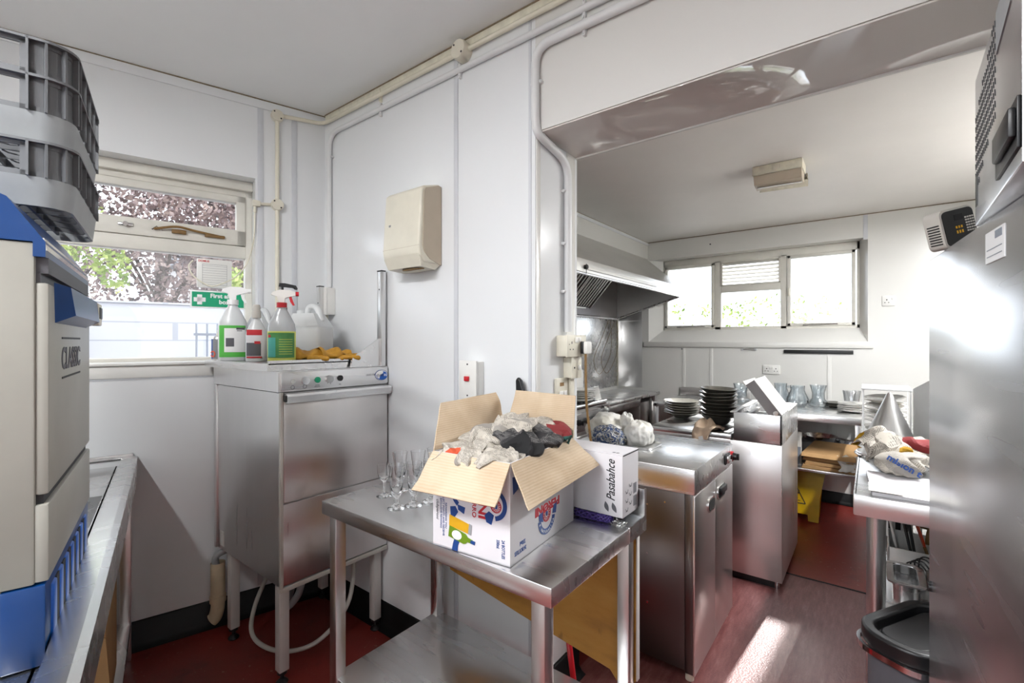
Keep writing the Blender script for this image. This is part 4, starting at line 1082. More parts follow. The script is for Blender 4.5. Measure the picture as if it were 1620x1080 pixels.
# corner spur switch
def plate(g, x0, x1, z0, z1, d0, d1, b=.004): g.box(x0, YP - d1, z0, x1, YP - d0, z1, b)
t = thing('corner_switch', 'white fused switch with a red rocker in the corner above the washer tray', 'switch', (-2.455, YP, 1.6))
g = G(); plate(g, -2.50, -2.41, 1.60, 1.752, 0, .05); obj('back_box', g, 'white_pl', t)
g = G(); plate(g, -2.502, -2.408, 1.598, 1.754, .05, .06, .003); fp = obj('face_plate', g, 'white_pl', t)
g = G(); plate(g, -2.468, -2.442, 1.668, 1.690, .06, .066, .002); obj('rocker', g, 'red_pl', fp)
g = G(); plate(g, -2.46, -2.45, 1.708, 1.716, .06, .0612, .0); obj('indicator', g, 'black_ink', fp)
g = G(); g.cyl((-2.455, YP - .03, 1.60), (-2.455, YP - .03, 1.565), .012, .008); obj('gland', g, 'cream_pl', t)
g = G(); g.tube(smooth_path([(-2.455, YP - .03, 1.57), (-2.46, YP - .032, 1.48), (-2.475, YP - .034, 1.37)], 5), .0045, 8); obj('flex', g, 'hose', t)
# isolator beside the beer box
t = thing('isolator_switch', 'tall white isolator switch with a red rocker on the partition above the box', 'switch', (-1.33, YP, 1.218))
g = G(); plate(g, -1.382, -1.292, 1.214, 1.366, 0, .045); obj('back_box', g, 'white_pl', t)
g = G(); plate(g, -1.386, -1.288, 1.210, 1.370, .045, .055, .003); fp = obj('face_plate', g, 'white_pl', t)
g = G(); plate(g, -1.35, -1.325, 1.285, 1.305, .055, .064, .002); obj('rocker', g, 'red_pl', fp)
g = G(); plate(g, -1.354, -1.321, 1.27, 1.312, .055, .0556, 0); obj('rocker_frame', g, 'paper_w', fp)
for z in (1.225, 1.355): g = G(); g.cyl((-1.337, YP - .055, z), (-1.337, YP - .0565, z), .0035, n=10); obj('screw', g, 'black_ink', fp)

# paper towel dispenser
t = thing('towel_dispenser', 'cream paper towel dispenser on the partition above the glasswasher', 'towel dispenser', (-1.68, YP, 1.78))
g = G()
x0, x1 = -1.80, -1.55
pr = [(YP, 1.80), (YP, 2.155), (YP - .015, 2.16), (YP - .10, 2.135), (YP - .118, 2.12), (YP - .135, 1.86), (YP - .13, 1.83), (YP - .10, 1.80)]
g.prism(pr, x0, x1, 'YZ'); bd = obj('cover', g, 'cream_pl', t, ang=50)
bv = bd.modifiers.new('bevel', 'BEVEL'); bv.width = .008; bv.segments = 3; bv.limit_method = 'ANGLE'
g = G()
g.prism([(YP - .004, 1.795), (YP - .004, 2.150), (YP - .02, 2.152), (YP - .095, 2.125), (YP - .105, 2.11), (YP - .112, 1.87), (YP - .105, 1.845), (YP - .07, 1.815)], x1 - .001, x1 + .004, 'YZ'); obj('side_panel', g, 'taupe', t, ang=50)
g = G(); g.hexa([(x0 + .02, YP - .02, 1.775), (x1 - .02, YP - .02, 1.775), (x1 - .01, YP - .11, 1.782), (x0 + .01, YP - .11, 1.782)], [(x0 + .004, YP, 1.80), (x1 - .004, YP, 1.80), (x1 - .004, YP - .13, 1.83), (x0 + .004, YP - .13, 1.83)]); lo = obj('outlet_tray', g, 'cream_pl', t)
g = G(); g.lathe([(0, -.001), (.055, -.001), (.055, .001), (0, .001)], (0, 0, 0), 24, m=T(-1.655, YP - .075, 1.7775) @ Matrix.Rotation(.08, 4, 'X') @ Matrix.Diagonal((1.25, .5, 1, 1))); obj('towel_slot', g, 'paper_tube', lo)
g = G(); g.box(-1.765, YP - .1275, 1.905, -1.748, YP - .118, 1.985, .002); obj('level_window', g, 'rack', t)
g = G(); g.box(x0 + .002, YP - .1345, 1.868, x1 - .002, YP - .12, 1.8695); obj('seam', g, 'taupe', t)

# boxes on the pillar's end face
t = thing('double_socket', 'white double socket in a deep box on the pillar, a plug in its right half', 'socket', (XE, 1.71, 1.387))
g = G(); g.box(XE, 1.63, 1.388, XE + .045, 1.785, 1.475, .004); obj('back_box', g, 'cream_pl', t)
g = G(); g.box(XE + .045, 1.628, 1.386, XE + .054, 1.787, 1.477, .003); fp = obj('face_plate', g, 'cream_pl', t)
g = G()
for y in (1.655,): 
    g.box(XE + .054, y + .008, 1.440, XE + .0546, y + .013, 1.450); g.box(XE + .054, y - .006, 1.415, XE + .0546, y, 1.42); g.box(XE + .054, y + .018, 1.415, XE + .0546, y + .024, 1.42); g.box(XE + .054, y - .012, 1.436, XE + .0546, y - .008, 1.440)
obj('pin_holes', g, 'black_ink', fp)
g = G(); g.box(XE + .054, 1.69, 1.445, XE + .060, 1.712, 1.468, .002); g.box(XE + .054, 1.715, 1.45, XE + .059, 1.737, 1.468, .002); obj('rocker', g, 'white_pl', fp)
t = thing('plug', 'white and black plug in the pillar socket, its brown flex hanging down', 'plug', (XE + .06, 1.755, 1.41))
g = G(); g.box(XE + .055, 1.733, 1.398, XE + .068, 1.777, 1.45, .004); obj('plug_base', g, 'black_pl', t)
g = G(); g.box(XE + .068, 1.733, 1.398, XE + .088, 1.777, 1.45, .006); obj('plug_cover', g, 'white_pl', t)
g = G(); g.tube(smooth_path([(XE + .07, 1.752, 1.40), (XE + .072, 1.75, 1.30), (XE + .075, 1.752, 1.18), (XE + .085, 1.77, 1.03), (XE + .095, 1.785, .93)], 6), .0055, 8); obj('flex', g, 'wood', t, label='brown flex')
t = thing('fused_spur', 'white switched spur box directly below the double socket on the pillar', 'switch', (XE, 1.72, 1.30))
g = G(); g.box(XE, 1.685, 1.297, XE + .036, 1.765, 1.384, .004); obj('back_box', g, 'cream_pl', t)
g = G(); g.box(XE + .036, 1.683, 1.295, XE + .043, 1.767, 1.386, .003); fp = obj('face_plate', g, 'cream_pl', t)
g = G(); g.box(XE + .043, 1.735, 1.33, XE + .048, 1.755, 1.35, .002); obj('rocker', g, 'white_pl', fp)
g = G(); g.cyl((XE + .043, 1.705, 1.34), (XE + .0445, 1.705, 1.34), .004, n=10); obj('screw', g, 'black_ink', fp)
t = thing('old_cooker_switch', 'flush cream switch plate with a brown label, lowest on the pillar', 'switch', (XE, 1.66, 1.19))
g = G(); g.box(XE, 1.615, 1.190, XE + .012, 1.705, 1.298, .003); fp = obj('face_plate', g, 'cream_pl', t)
g = G(); g.box(XE + .012, 1.64, 1.265, XE + .0126, 1.672, 1.28); obj('brown_label', g, 'wood', fp)
g = G(); g.box(XE + .012, 1.635, 1.215, XE + .018, 1.66, 1.245, .002); g.box(XE + .012, 1.668, 1.215, XE + .018, 1.69, 1.245, .002); obj('rocker', g, 'white_pl', fp)
g = G(); g.box(XE, 1.715, .9, XE + .02, 1.745, 1.296, .003); tag(obj('trunking', g, 'cream_pl'), 'cream plastic trunking dropping below the spur box on the pillar', 'trunking')

# waste pipe and hoses under the washer
g = G(MW); g.cyl((.534, .075, .16), (.534, .075, .345), .032, n=24, cap=False); g.cyl((.534, .075, .16), (.534, .075, .345), .028, n=24, cap=False); g.cyl((.534, .075, .15), (.534, .075, .18), .036)
t = tag(obj('waste_pipe', g, 'pipe_beige'), 'beige upright waste pipe against the wall under the glasswasher', 'pipe')
g = G(MW); g.tube(smooth_path([(.534, .075, .17), (.535, .074, .12), (.545, .07, .075), (.56, .068, .06)], 5), .031, 18)
obj('pipe_bend', g, 'pipe_beige', t, label='dirty orange-brown bend')
g = G(); p = MW @ Vector((.534, .075, .30))
g.tube(smooth_path([p, p + Vector((.01, 0, .09)), (-2.50, 1.12, .41), (-2.42, 1.25, .30), (-2.36, 1.20, .18), (-2.25, 1.12, .16), (-2.15, 1.13, .26), (-2.12, 1.15, .43)], 8), .016, 12)
tag(obj('drain_hose', g, 'hose'), 'ribbed grey drain hose looping under the glasswasher', 'hose')
g = G(); g.tube(smooth_path([(-2.44, 1.22, .43), (-2.49, 1.18, .30), (-2.44, 1.06, .14), (-2.33, 1.0, .05), (-2.15, 1.04, .03), (-2.02, 1.15, .07), (-1.98, 1.28, .2), (-2.05, 1.36, .36), (-2.08, 1.37, .43)], 8), .010, 10)
tag(obj('inlet_hose', g, 'hose_w'), 'thin off-white inlet hose curling to the floor under the glasswasher', 'hose')

# ================================================================== TABLE AND WHAT IS ON IT
TX0, TX1, TY0, TY1, TT = -1.563, -.585, .905, 1.474, .88
t = thing('prep_table', 'low stainless steel table with an undershelf in the middle foreground', 'table', ((TX0 + TX1) / 2, (TY0 + TY1) / 2, 0))
g = G(); g.box(TX0, TY0, TT - .048, TX1, TY1, TT, .003); obj('table_top', g, 'steel_top', t)
g = G(); g.prism([(TY1 - .014, TT), (TY1, TT), (TY1, TT + .085), (TY1 - .014, TT + .09)], TX0, TX1 - .004, 'YZ'); obj('upstand', g, 'steel_h', t, smooth=False)
g = G(); g.prism([(TY1 - .13, TT - .046), (TY1 + .0, TT - .046), (TY1, TT + .09), (TY1 - .016, TT + .09), (TY1 - .016, TT + .004), (TY1 - .13, TT + .001)], TX1 - .003, TX1 + .001, 'YZ'); obj('upstand_end', g, 'steel_h', t, smooth=False)
for x in (TX0 + .055, TX1 - .045):
    for y in (TY0 + .03, TY1 - .06):
        g = G(); g.box(x - .02, y - .02, .012, x + .02, y + .02, TT - .048, .003); lg = obj('leg', g, 'steel', t)
        g = G(); g.cyl((x, y, 0), (x, y, .014), .018, .02, 16); obj('foot', g, 'black_pl', lg)
g = G(); g.box(TX0 + .04, TY0 + .015, .235, TX1 - .03, TY1 - .04, .262, .004); obj('undershelf', g, 'steel_top', t)

# glasses
def flute_proto(label, group):
    t = thing('flute_glass', label, 'glass', (0, 0, 0), group)
    prof = [(0, 0), (.0305, 0), (.0305, .003), (.012, .010), (.0065, .018), (.0095, .026), (.0065, .033), (.012, .040), (.018, .052), (.0225, .085), (.024, .115), (.0275, .143), (.0285, .148), (.0272, .148), (.0262, .143), (.0225, .115), (.0205, .085), (.0155, .056), (.0, .046)]
    g = G(); g.lathe(prof, n=32); obj('bowl_and_stem', g, 'glass', t, ang=60)
    return t
fl_pos = [(-1.288, 1.02, 'foremost tall flute glass, nearest the table edge'), (-1.262, 1.075, 'second tall flute glass, right of the foremost one'), (-1.245, 1.14, 'tall flute glass partly hidden by the front flap of the box'),
          (-1.425, 1.145, 'tall flute glass at the back left, behind the small wine glass'), (-1.385, 1.20, 'tall flute glass in the middle of the back row'), (-1.37, 1.27, 'tall flute glass at the back right, nearest the partition')]
p0 = flute_proto(fl_pos[0][2], 'flute glasses on the table')
p0.location = (fl_pos[0][0], fl_pos[0][1], TT + .0005)
for x, y, lb in fl_pos[1:]: dup(p0, (x, y, TT + .0005), 0, lb)
t = thing('wine_glass', 'small stemmed wine glass at the left of the flutes on the table', 'glass', (-1.424, 1.072, TT + .0005))
g = G(); g.lathe([(0, 0), (.029, 0), (.029, .0025), (.008, .007), (.004, .014), (.0036, .048), (.008, .056), (.019, .066), (.0245, .085), (.0255, .118), (.0245, .118), (.0235, .085), (.018, .068), (0, .06)], (-1.424, 1.072, TT + .0005), 32); obj('bowl_and_stem', g, 'glass', t, ang=60)

# beer box: upside down print, four open flaps
BM = T(-.8647, 1.0975, TT + .001) @ rz(math.radians(5))
bw, bl, bh, th_ = .129, .1855, .262, .004
t = thing('beer_box', 'open white beer carton full of crumpled newspaper on the steel table', 'box', BM @ Vector((0, 0, 0)))
g = G(BM)
g.box(-bw, -bl, 0, bw, -bl + th_, bh); g.box(-bw, bl - th_, 0, bw, bl, bh); g.box(-bw, -bl + th_, 0, -bw + th_, bl - th_, bh); g.box(bw - th_, -bl + th_, 0, bw, bl - th_, bh); g.box(-bw, -bl, 0, bw, bl, th_)
obj('carton', g, 'card_white', t, smooth=False)
def slab(g, q, th):
    """thin slab from 4 corner points, thickened along its normal"""
    q = [Vector(p) for p in q]; n = (q[1] - q[0]).cross(q[3] - q[0]).normalized() * th
    g.hexa(q, [p + n for p in q])
def flap(pts, mat, wob=.004, seed=0, lab=None):
    q = [Vector(p) for p in pts]; g = G(BM)
    n = (q[1] - q[0]).cross(q[3] - q[0]).normalized()
    def P(u, v, o=0):
        p = q[0] * (1 - u) * (1 - v) + q[1] * u * (1 - v) + q[2] * u * v + q[3] * (1 - u) * v
        return p + n * (noise.noise(Vector((u * 2.2 + seed, v * 2.2, seed))) * wob * 3 * v + o)
    nu, nv = 14, 8
    A = [[g.v(P(i / nu, j / nv)) for j in range(nv + 1)] for i in range(nu + 1)]; B = [[g.v(P(i / nu, j / nv, .0035)) for j in range(nv + 1)] for i in range(nu + 1)]
    for i in range(nu):
        for j in range(nv):
            g._f([A[i][j], A[i][j + 1], A[i + 1][j + 1], A[i + 1][j]]); g._f([B[i][j], B[i + 1][j], B[i + 1][j + 1], B[i][j + 1]])
    for i in range(nu):
        g._f([A[i][0], A[i + 1][0], B[i + 1][0], B[i][0]]); g._f([A[i][nv], B[i][nv], B[i + 1][nv], A[i + 1][nv]])
    for j in range(nv):
        g._f([A[0][j], B[0][j], B[0][j + 1], A[0][j + 1]]); g._f([A[nu][j], A[nu][j + 1], B[nu][j + 1], B[nu][j]])
    return obj('flap', g, mat, t, ang=60, label=lab)
flap([(-bw, -bl, bh), (bw, -bl, bh), (bw + .004, -bl - .073, bh - .088), (-bw - .004, -bl - .080, bh - .090)], 'card_z', .003, 1)
flap([(bw, -bl + .006, bh), (bw, bl - .004, bh), (bw + .085, bl + .012, bh - .075), (bw + .062, -bl - .012, bh - .102)], 'card_z', .004, 2, 'grease-stained right-hand flap')
flap([(-bw, bl, bh), (bw, bl, bh), (bw, bl + .02, bh + .132), (-bw + .025, bl + .03, bh + .136)], 'card_z', .003, 3)
flap([(-bw, -bl, bh), (-bw, bl, bh), (-bw - .04, bl - .005, bh + .128), (-bw - .05, -bl + .085, bh + .120)], 'card_z', .004, 4, 'torn left-hand flap')
# print on the front face (rotated a quarter turn) and on the right side (upside down)
RB = BM.to_3x3()
def fr(x, z): return BM @ Vector((x, -bl - .0006, z))
def ri(y, z): return BM @ Vector((bw + .0006, y, z))
X_f = RB @ Vector((1, 0, 0)); nX_f = -X_f; Y_r = RB @ Vector((0, 1, 0)); nY_r = -Y_r
dn = (0, 0, -1); up = (0, 0, 1)
g = G(); g.text('PERONI', .038, fr(.031, .252), dn, X_f, .0004, bold=.0012, sx=1.12); obj('red_lettering', g, 'red_ink', t)
g = G(); g.text('AZZURRO', .018, fr(.010, .195), dn, X_f, .0004, bold=.0003, sx=1.08); obj('red_lettering', g, 'red_ink', t)
g = G(); g.text('PERONI', .033, ri(.086, .108), nY_r, dn, .0004, bold=.0012, sx=1.28); obj('red_lettering', g, 'red_ink', t)
g = G(); g.text('24 BOTTLES', .0130, fr(.104, .064), dn, X_f, .0004, bold=.0002, sx=.68); g.text('330ml', .0125, fr(.088, .062), dn, X_f, .0004, bold=.0002, sx=.7); obj('blue_lettering', g, 'blue_ink', t)
g = G(); g.text('REWARDING YOU', .0085, fr(-.084, .125), dn, X_f, .0004); g.text('COLLECT POINTS AND RECEIVE', .0085, fr(-.093, .155), dn, X_f, .0004); g.text('EXCLUSIVE REWARDS', .0085, fr(-.102, .135), dn, X_f, .0004); obj('blue_lettering', g, 'blue_ink', t)
g = G(); g.text('24 BOTTLES', .0150, ri(-.108, .030), nY_r, dn, .0004, bold=.0004, sx=.72); g.text('330ml', .0150, ri(-.112, .048), nY_r, dn, .0004, bold=.0004, sx=.75); obj('blue_lettering', g, 'blue_ink', t)
g = G(); g.text('clubperoni', .013, fr(-.116, .13), dn, X_f, .0004, shear=.2); obj('grey_lettering', g, 'grey_ink', t)
# ribbons and seals
c1 = fr(.078, .150); c2 = fr(-.010, .170); c3 = ri(.006, .070)
g = G(); g.arc(c1, X_f, up, .030, .042, -80, 85, .0006); obj('blue_ribbon', g, 'blue_ink', t)
g = G(); g.poly([(0, 0), (.014, .012), (.03, .004), (.022, -.022), (.006, -.018)], fr(.050, .118), X_f, up); obj('blue_ribbon', g, 'blue_ink', t)
g = G(); g.arc(c2, X_f, up, .044, .056, 168, 235, .0006); obj('blue_ribbon', g, 'blue_ink', t)
g = G(); g.poly([(0, 0), (.026, -.004), (.022, -.022), (.002, -.014)], fr(-.040, .128), X_f, up); obj('blue_ribbon', g, 'blue_ink', t)
g = G(); g.arc(c3, Y_r, up, .034, .050, 185, 350, .0006); obj('blue_ribbon', g, 'blue_ink', t)
g = G(); g.poly([(0, 0), (.022, .004), (.024, -.026), (.002, -.018)], ri(-.040, .086), Y_r, up); obj('blue_ribbon', g, 'blue_ink', t)
g = G(); g.poly([(0, 0), (.008, .022), (.028, .026), (.022, -.004)], ri(.040, .068), Y_r, up); obj('blue_ribbon', g, 'blue_ink', t)
g = G(); g.poly([(0, 0), (.03, -.004), (.028, -.036), (.004, -.045)], ri(-.176, .225), Y_r, up); obj('blue_ribbon', g, 'blue_ink', t)
g = G(); g.poly([(-.006, .118), (.012, .122), (.022, .108), (.004, .088), (.002, .06), (-.004, .03), (-.010, .002), (.012, .002), (.018, .028), (.022, .05), (.0, .09)][:3] + [(.010, .092), (-.004, .09)], fr(-.060, 0), X_f, up); obj('blue_ribbon', g, 'blue_ink', t)
g = G(); g.poly([(-.004, .036), (.016, .036), (.008, .018), (.006, .001), (-.014, .001), (-.010, .02)], fr(-.046, 0), X_f, up); obj('blue_ribbon', g, 'blue_ink', t)
for c_, u_, r0 in ((fr(.086, .146), X_f, .017), (ri(.006, .078), Y_r, .023)):
    g = G()
    g.arc(c_, u_, up, r0 * .84, r0, 0, 360, .0008)
    for k in range(14): a = 2 * PI * k / 14; rr = r0 * .72; g.poly([(rr * math.cos(a) - .0012, rr * math.sin(a) - .0012), (rr * math.cos(a) + .0012, rr * math.sin(a) - .0012), (rr * math.cos(a) + .0012, rr * math.sin(a) + .0012), (rr * math.cos(a) - .0012, rr * math.sin(a) + .0012)], c_, u_, up, .0008)
    g.arc(c_, u_, up, r0 * .5, r0 * .58, 0, 360, .0008)
    se = obj('red_seal', g, 'red_ink', t)
    g = G(); g.poly([(-.004, -.006), (.004, -.006), (.005, .004), (0, .008), (-.005, .004)], c_, u_, up, .0009); obj('seal_crest', g, 'blue_ink', se)
g = G()
for k, ch in enumerate('E NATURALITA'):
    a = math.radians(-165 + k * 12); rr = .052
    d = Y_r * math.cos(a) + Vector(up) * math.sin(a); tg = (Y_r * -math.sin(a) + Vector(up) * math.cos(a))
    g.text(ch, .0105, c3 + d * .046 + RB @ Vector((.0008, 0, 0)), tg, -d, .0003, bold=.0002)
obj('ribbon_lettering', g, 'pure_white', t)
g = G(); g.poly([(0, 0), (.066, -.010), (.070, .016), (.002, .030)], fr(-.070, .066), X_f, up, .0009); bg = obj('beer_glass_print', g, 'amber', t)
g = G(); g.poly([(0, 0), (.010, -.002), (.013, .025), (.004, .028)], fr(-.004, .056), X_f, up, .0012); obj('glass_rim_print', g, 'hose', bg)
g = G(); g.poly([(0, 0), (.052, -.010), (.06, -.008), (.066, -.002), (.082, -.004), (.084, .006), (.068, .010), (.060, .018), (.004, .030)], fr(-.072, .036), X_f, up, .0014); bo = obj('beer_bottle_print', g, 'bottle_green', t)
g = G(); g.poly([(.017 * math.cos(a * PI / 8), .0125 * math.sin(a * PI / 8)) for a in range(16)], fr(-.042, .045), X_f, up, .0018); obj('bottle_label_print', g, 'pure_white', bo)
g = G(); g.poly([(0, 0), (.014, -.003), (.016, .006), (.002, .008)], fr(.004, .034), X_f, up, .0019); obj('bottle_cap_print', g, 'blue_ink', bo)

# crumpled newspaper
def crumple(c, r, seed, mat, label, group, flat=.75, m=I4, name='crumpled_newspaper', cat='newspaper'):
    """a sheet drawn up into a ball: a dome broken by sharp triangular creases"""
    rnd = random.Random(seed)
    cr = [(Vector((rnd.gauss(0, 1), rnd.gauss(0, 1))).normalized() * rnd.uniform(.7, 2.6), rnd.random(), rnd.uniform(.16, .40), Vector((rnd.gauss(0, 1), rnd.gauss(0, 1), rnd.gauss(0, .8))).normalized()) for _ in range(9)]
    rot = (Matrix.Rotation(rnd.uniform(0, 6), 4, 'Z') @ Matrix.Rotation(rnd.uniform(-.5, .5), 4, 'X') @ Matrix.Rotation(rnd.uniform(-.5, .5), 4, 'Y')).to_3x3()
    g = G(m); n = 30
    def P(u, v):
        x, y = (u - .5) * 2, (v - .5) * 2
        q = math.hypot(x, y); a = math.atan2(y, x); th = min(q, 1.35) * 1.75
        p = Vector((math.sin(th) * math.cos(a), math.sin(th) * math.sin(a), math.cos(th)))
        for d, ph, am, dr in cr:
            w_ = (d.x * x + d.y * y + ph) % 1.0; p += dr * am * (abs(w_ - .5) - .25) * 1.15
        p += Vector((noise.noise(Vector((x * 2, y * 2, seed))), noise.noise(Vector((x * 2, y * 2, seed + 9))), noise.noise(Vector((x * 2, y * 2, seed + 5))))) * .22
        p = rot @ p * r
        return Vector((c[0] + p.x, c[1] + p.y, max(c[2] + p.z * flat, c[2] - r * flat * .9)))
    g.grid(P, n, n)
    o = obj(name, g, mat, None, smooth=True, ang=14, normals=False)
    return tag(o, label, cat, group)
news = [(-.080, -.13, .225, .052, 'news_b'), (-.02, -.145, .222, .052, 'news_a'), (.06, -.14, .225, .055, 'news_a'), (-.09, -.04, .235, .056, 'news_a'), (-.02, -.06, .255, .062, 'news_a'), (.06, -.05, .25, .066, 'news_c'),
        (-.08, .05, .240, .058, 'news_b'), (0, .03, .272, .066, 'news_a'), (.075, .05, .245, .060, 'news_c'), (-.05, .13, .26, .058, 'news_b'), (.03, .135, .265, .058, 'news_a'), (.09, .135, .255, .050, 'news_d'),
        (.095, -.11, .222, .04, 'news_a'), (-.115, -.165, .215, .035, 'news_a'), (.03, -.03, .285, .055, 'news_a'), (.0, -.10, .25, .045, 'news_a')]
spots_n = ['printed in colour, at the front left of the beer box', 'at the front middle of the beer box', 'at the front right of the beer box', 'at the left edge inside the beer box', 'in the front half of the heap', 'dark as a photo page, at the right of the heap', 'with a coloured picture, at the left behind', 'at the very top of the heap', 'black as a photo page, by the right rim', 'with blue and red print, at the back left', 'at the back of the heap', 'green and gold, at the back right corner', 'small, in the front right corner', 'small, in the front left corner', 'with a large open fold, topmost in the middle', 'tucked low in the front middle']
for k, (x, y, z, r, mt) in enumerate(news):
    crumple((x * .98, y, z + .016), r * 1.08, 11 + k * 3, mt, 'crumpled newspaper ' + spots_n[k], 'crumpled newspapers in the beer box', .8, BM)
g = G(BM); g.box(-.12, -.175, .01, .12, .175, .2); tag(obj('packed_newspaper', g, 'news_a', smooth=False), 'newspaper packed tightly in the lower part of the beer box', 'newspaper', kind='stuff')

# second box
PX0, PX1, PY0, PY1, PZ0, PZ1 = -.965, -.604, 1.335, 1.456, .907, 1.098
t = thing('glassware_box', 'white glassware carton with slanting black script beside the beer carton', 'box', ((PX0 + PX1) / 2, (PY0 + PY1) / 2, PZ0))
g = G(); g.box(PX0, PY0, PZ0, PX1, PY1, PZ1, .002); obj('carton', g, 'card_white', t)
g = G(); g.box(PX0 + .01, PY0 + .004, PZ1 + .0002, PX1, PY1 + .0, PZ1 + .004, .001); obj('lid_flap', g, 'card_white', t)
g = G(); g.box(PX1 - .0005, PY0 + .004, PZ1 - .002, PX1 + .0006, PY1, PZ1 + .0015); obj('lid_gap', g, 'black_ink', t)
g = G(); g.text('Pasabahce', .040, (PX1 - .026, PY0 - .0008, PZ0 + .048), up, (-1, 0, 0), .0003, bold=.0003, shear=.35, sx=.78); obj('script_lettering', g, 'black_ink', t)
def leaf(g, c, a, L, w_, xd, yd):
    pts = []
    for k in range(9): u = k / 8; pts.append((u * L, w_ * math.sin(u * PI)))
    for k in range(7, 0, -1): u = k / 8; pts.append((u * L, -w_ * math.sin(u * PI) * .6))
    ca, sa = math.cos(a), math.sin(a); g.poly([(x * ca - y * sa, x * sa + y * ca) for x, y in pts], c, xd, yd, .0005)
g = G(); leaf(g, (PX1 - .047, PY0 - .0004, PZ0 + .012), 1.9, .033, .009, (1, 0, 0), up); leaf(g, (PX1 - .020, PY0 - .0004, PZ0 + .014), 2.0, .033, .009, (1, 0, 0), up); leaf(g, (PX1 - .04, PY0 + .012, PZ1 + .0045), .6, .012, .004, (1, 0, 0), (0, 1, 0)); leaf(g, (PX1 - .027, PY0 + .012, PZ1 + .0045), .8, .012, .004, (1, 0, 0), (0, 1, 0))
obj('leaf_emblem', g, 'grey_ink', t)
g = G()
for r_i, (yy, zz_) in enumerate(((.018, .012), (.045, .028), (.018, .040), (.045, .056), (.018, .068), (.046, .083))):
    g.arc((PX1 + .0004, PY0 + yy + .012, PZ0 + zz_ + .014), (0, 1, 0), up, .009, .0102, 190, 350, .0005); g.box(PX1 + .0002, PY0 + yy + .006, PZ0 + zz_ + .002, PX1 + .001, PY0 + yy + .018, PZ0 + zz_ + .0035)
for k in range(11):
    g.box(PX1 + .0002, PY0 + .080, PZ0 + .058 + k * .003, PX1 + .001, PY0 + .104, PZ0 + .0595 + k * .003); g.box(PX1 + .0002, PY0 + .080, PZ0 + .018 + k * .003, PX1 + .001, PY0 + .104, PZ0 + .0195 + k * .003)
obj('printed_marks', g, 'grey_ink', t)
# purple net sleeve under it
g = G()
p = smooth_path([(-.77, 1.338, .893), (-.72, 1.335, .893), (-.67, 1.34, .893), (-.645, 1.345, .892)], 6)
for k in range(5):
    for sgn in (1, -1):
        q = []
        for i, c_ in enumerate(p):
            a = sgn * i * .55 + k * 2 * PI / 5; q.append(c_ + Vector((0, math.cos(a) * .0105, math.sin(a) * .0105)))
        g.tube(q, .0022, 5)
tag(obj('net_sleeve', g, 'purple'), 'purple mesh bottle sleeve squashed under the glassware carton', 'net sleeve')
g = G(); g.grid(lambda u, v: (-.648 + .045 * u, 1.325 + .05 * v, .882 + .018 * abs(noise.noise(Vector((u * 4, v * 4, 3))))), 12, 12, False); tag(obj('clear_wrap', g, 'film', smooth=False, normals=False), 'scrap of clear plastic wrap under the corner of the glassware carton', 'plastic wrap')
# brush handle behind the box, against the wall
g = G(); g.prism([(-1.083, 1.08), (-1.058, 1.08), (-1.060, 1.26), (-1.072, 1.30), (-1.088, 1.312), (-1.097, 1.30), (-1.096, 1.26)], 1.440, 1.458, 'XZ')
o = obj('brush_handle', g, 'black_pl'); tag(o, 'black plastic handle sticking up behind the beer carton against the wall', 'handle'); bv = o.modifiers.new('bevel', 'BEVEL'); bv.width = .005; bv.segments = 2
o.modifiers['bevel'].limit_method = 'ANGLE'
# plywood board under the table
g = G(); g.prism([(-1.46, .455), (-1.08, .395), (-.70, .345), (-.66, .30), (-.618, .33), (-.608, .345), (-.608, .832), (-1.50, .832)], 1.446, 1.464, 'XZ'); t = tag(obj('plywood_board', g, 'ply', smooth=False), 'stained orange plywood board leaning behind the steel table legs', 'board')
g = G(); g.box(-.6075, 1.445, .345, -.603, 1.465, .83, .001); obj('pale_edge', g, 'paper_w', t)
# dustpan and its brush
t = thing('dustpan', 'red dustpan with an upright handle on the floor by the pillar', 'dustpan', (-.93, 1.56, 0))
g = G(); g.tube(smooth_path([(-.855, 1.50, .09), (-.88, 1.49, .30), (-.905, 1.485, .52)], 6), .011, 12); obj('handle', g, 'red_pl', t)
g = G(); g.hexa([(-1.0, 1.52, .004), (-.80, 1.50, .004), (-.78, 1.60, .004), (-.98, 1.62, .004)], [(-.99, 1.53, .05), (-.81, 1.51, .05), (-.80, 1.56, .10), (-.97, 1.58, .10)]); obj('pan', g, 'red_pl', t)

# ================================================================== KITCHEN
# ---- hot cupboard
HX0, HX1, HY0, HY1, HT = -1.29, -.59, 2.02, 2.69, .907
t = thing('hot_cupboard', 'stainless steel hot cupboard with two doors, behind the steel table', 'hot cupboard', ((HX0 + HX1) / 2, (HY0 + HY1) / 2, 0))
g = G(); g.box(HX0, HY0, .80, HX1, HY1, HT, .004); obj('top_section', g, 'steel_top', t)
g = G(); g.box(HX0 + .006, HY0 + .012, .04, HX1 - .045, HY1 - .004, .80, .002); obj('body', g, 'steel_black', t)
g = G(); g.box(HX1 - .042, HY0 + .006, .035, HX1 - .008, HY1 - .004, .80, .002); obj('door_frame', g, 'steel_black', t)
g = G()
for (x, z) in ((-.80, .72), (-.80, .50), (-.80, .28), (-.72, .745), (-.62, .06)): g.cyl((x, HY0 + .013, z), (x, HY0 + .009, z), .004, n=10)
obj('screw', g, 'blade', t)
ym = HY0 + .325
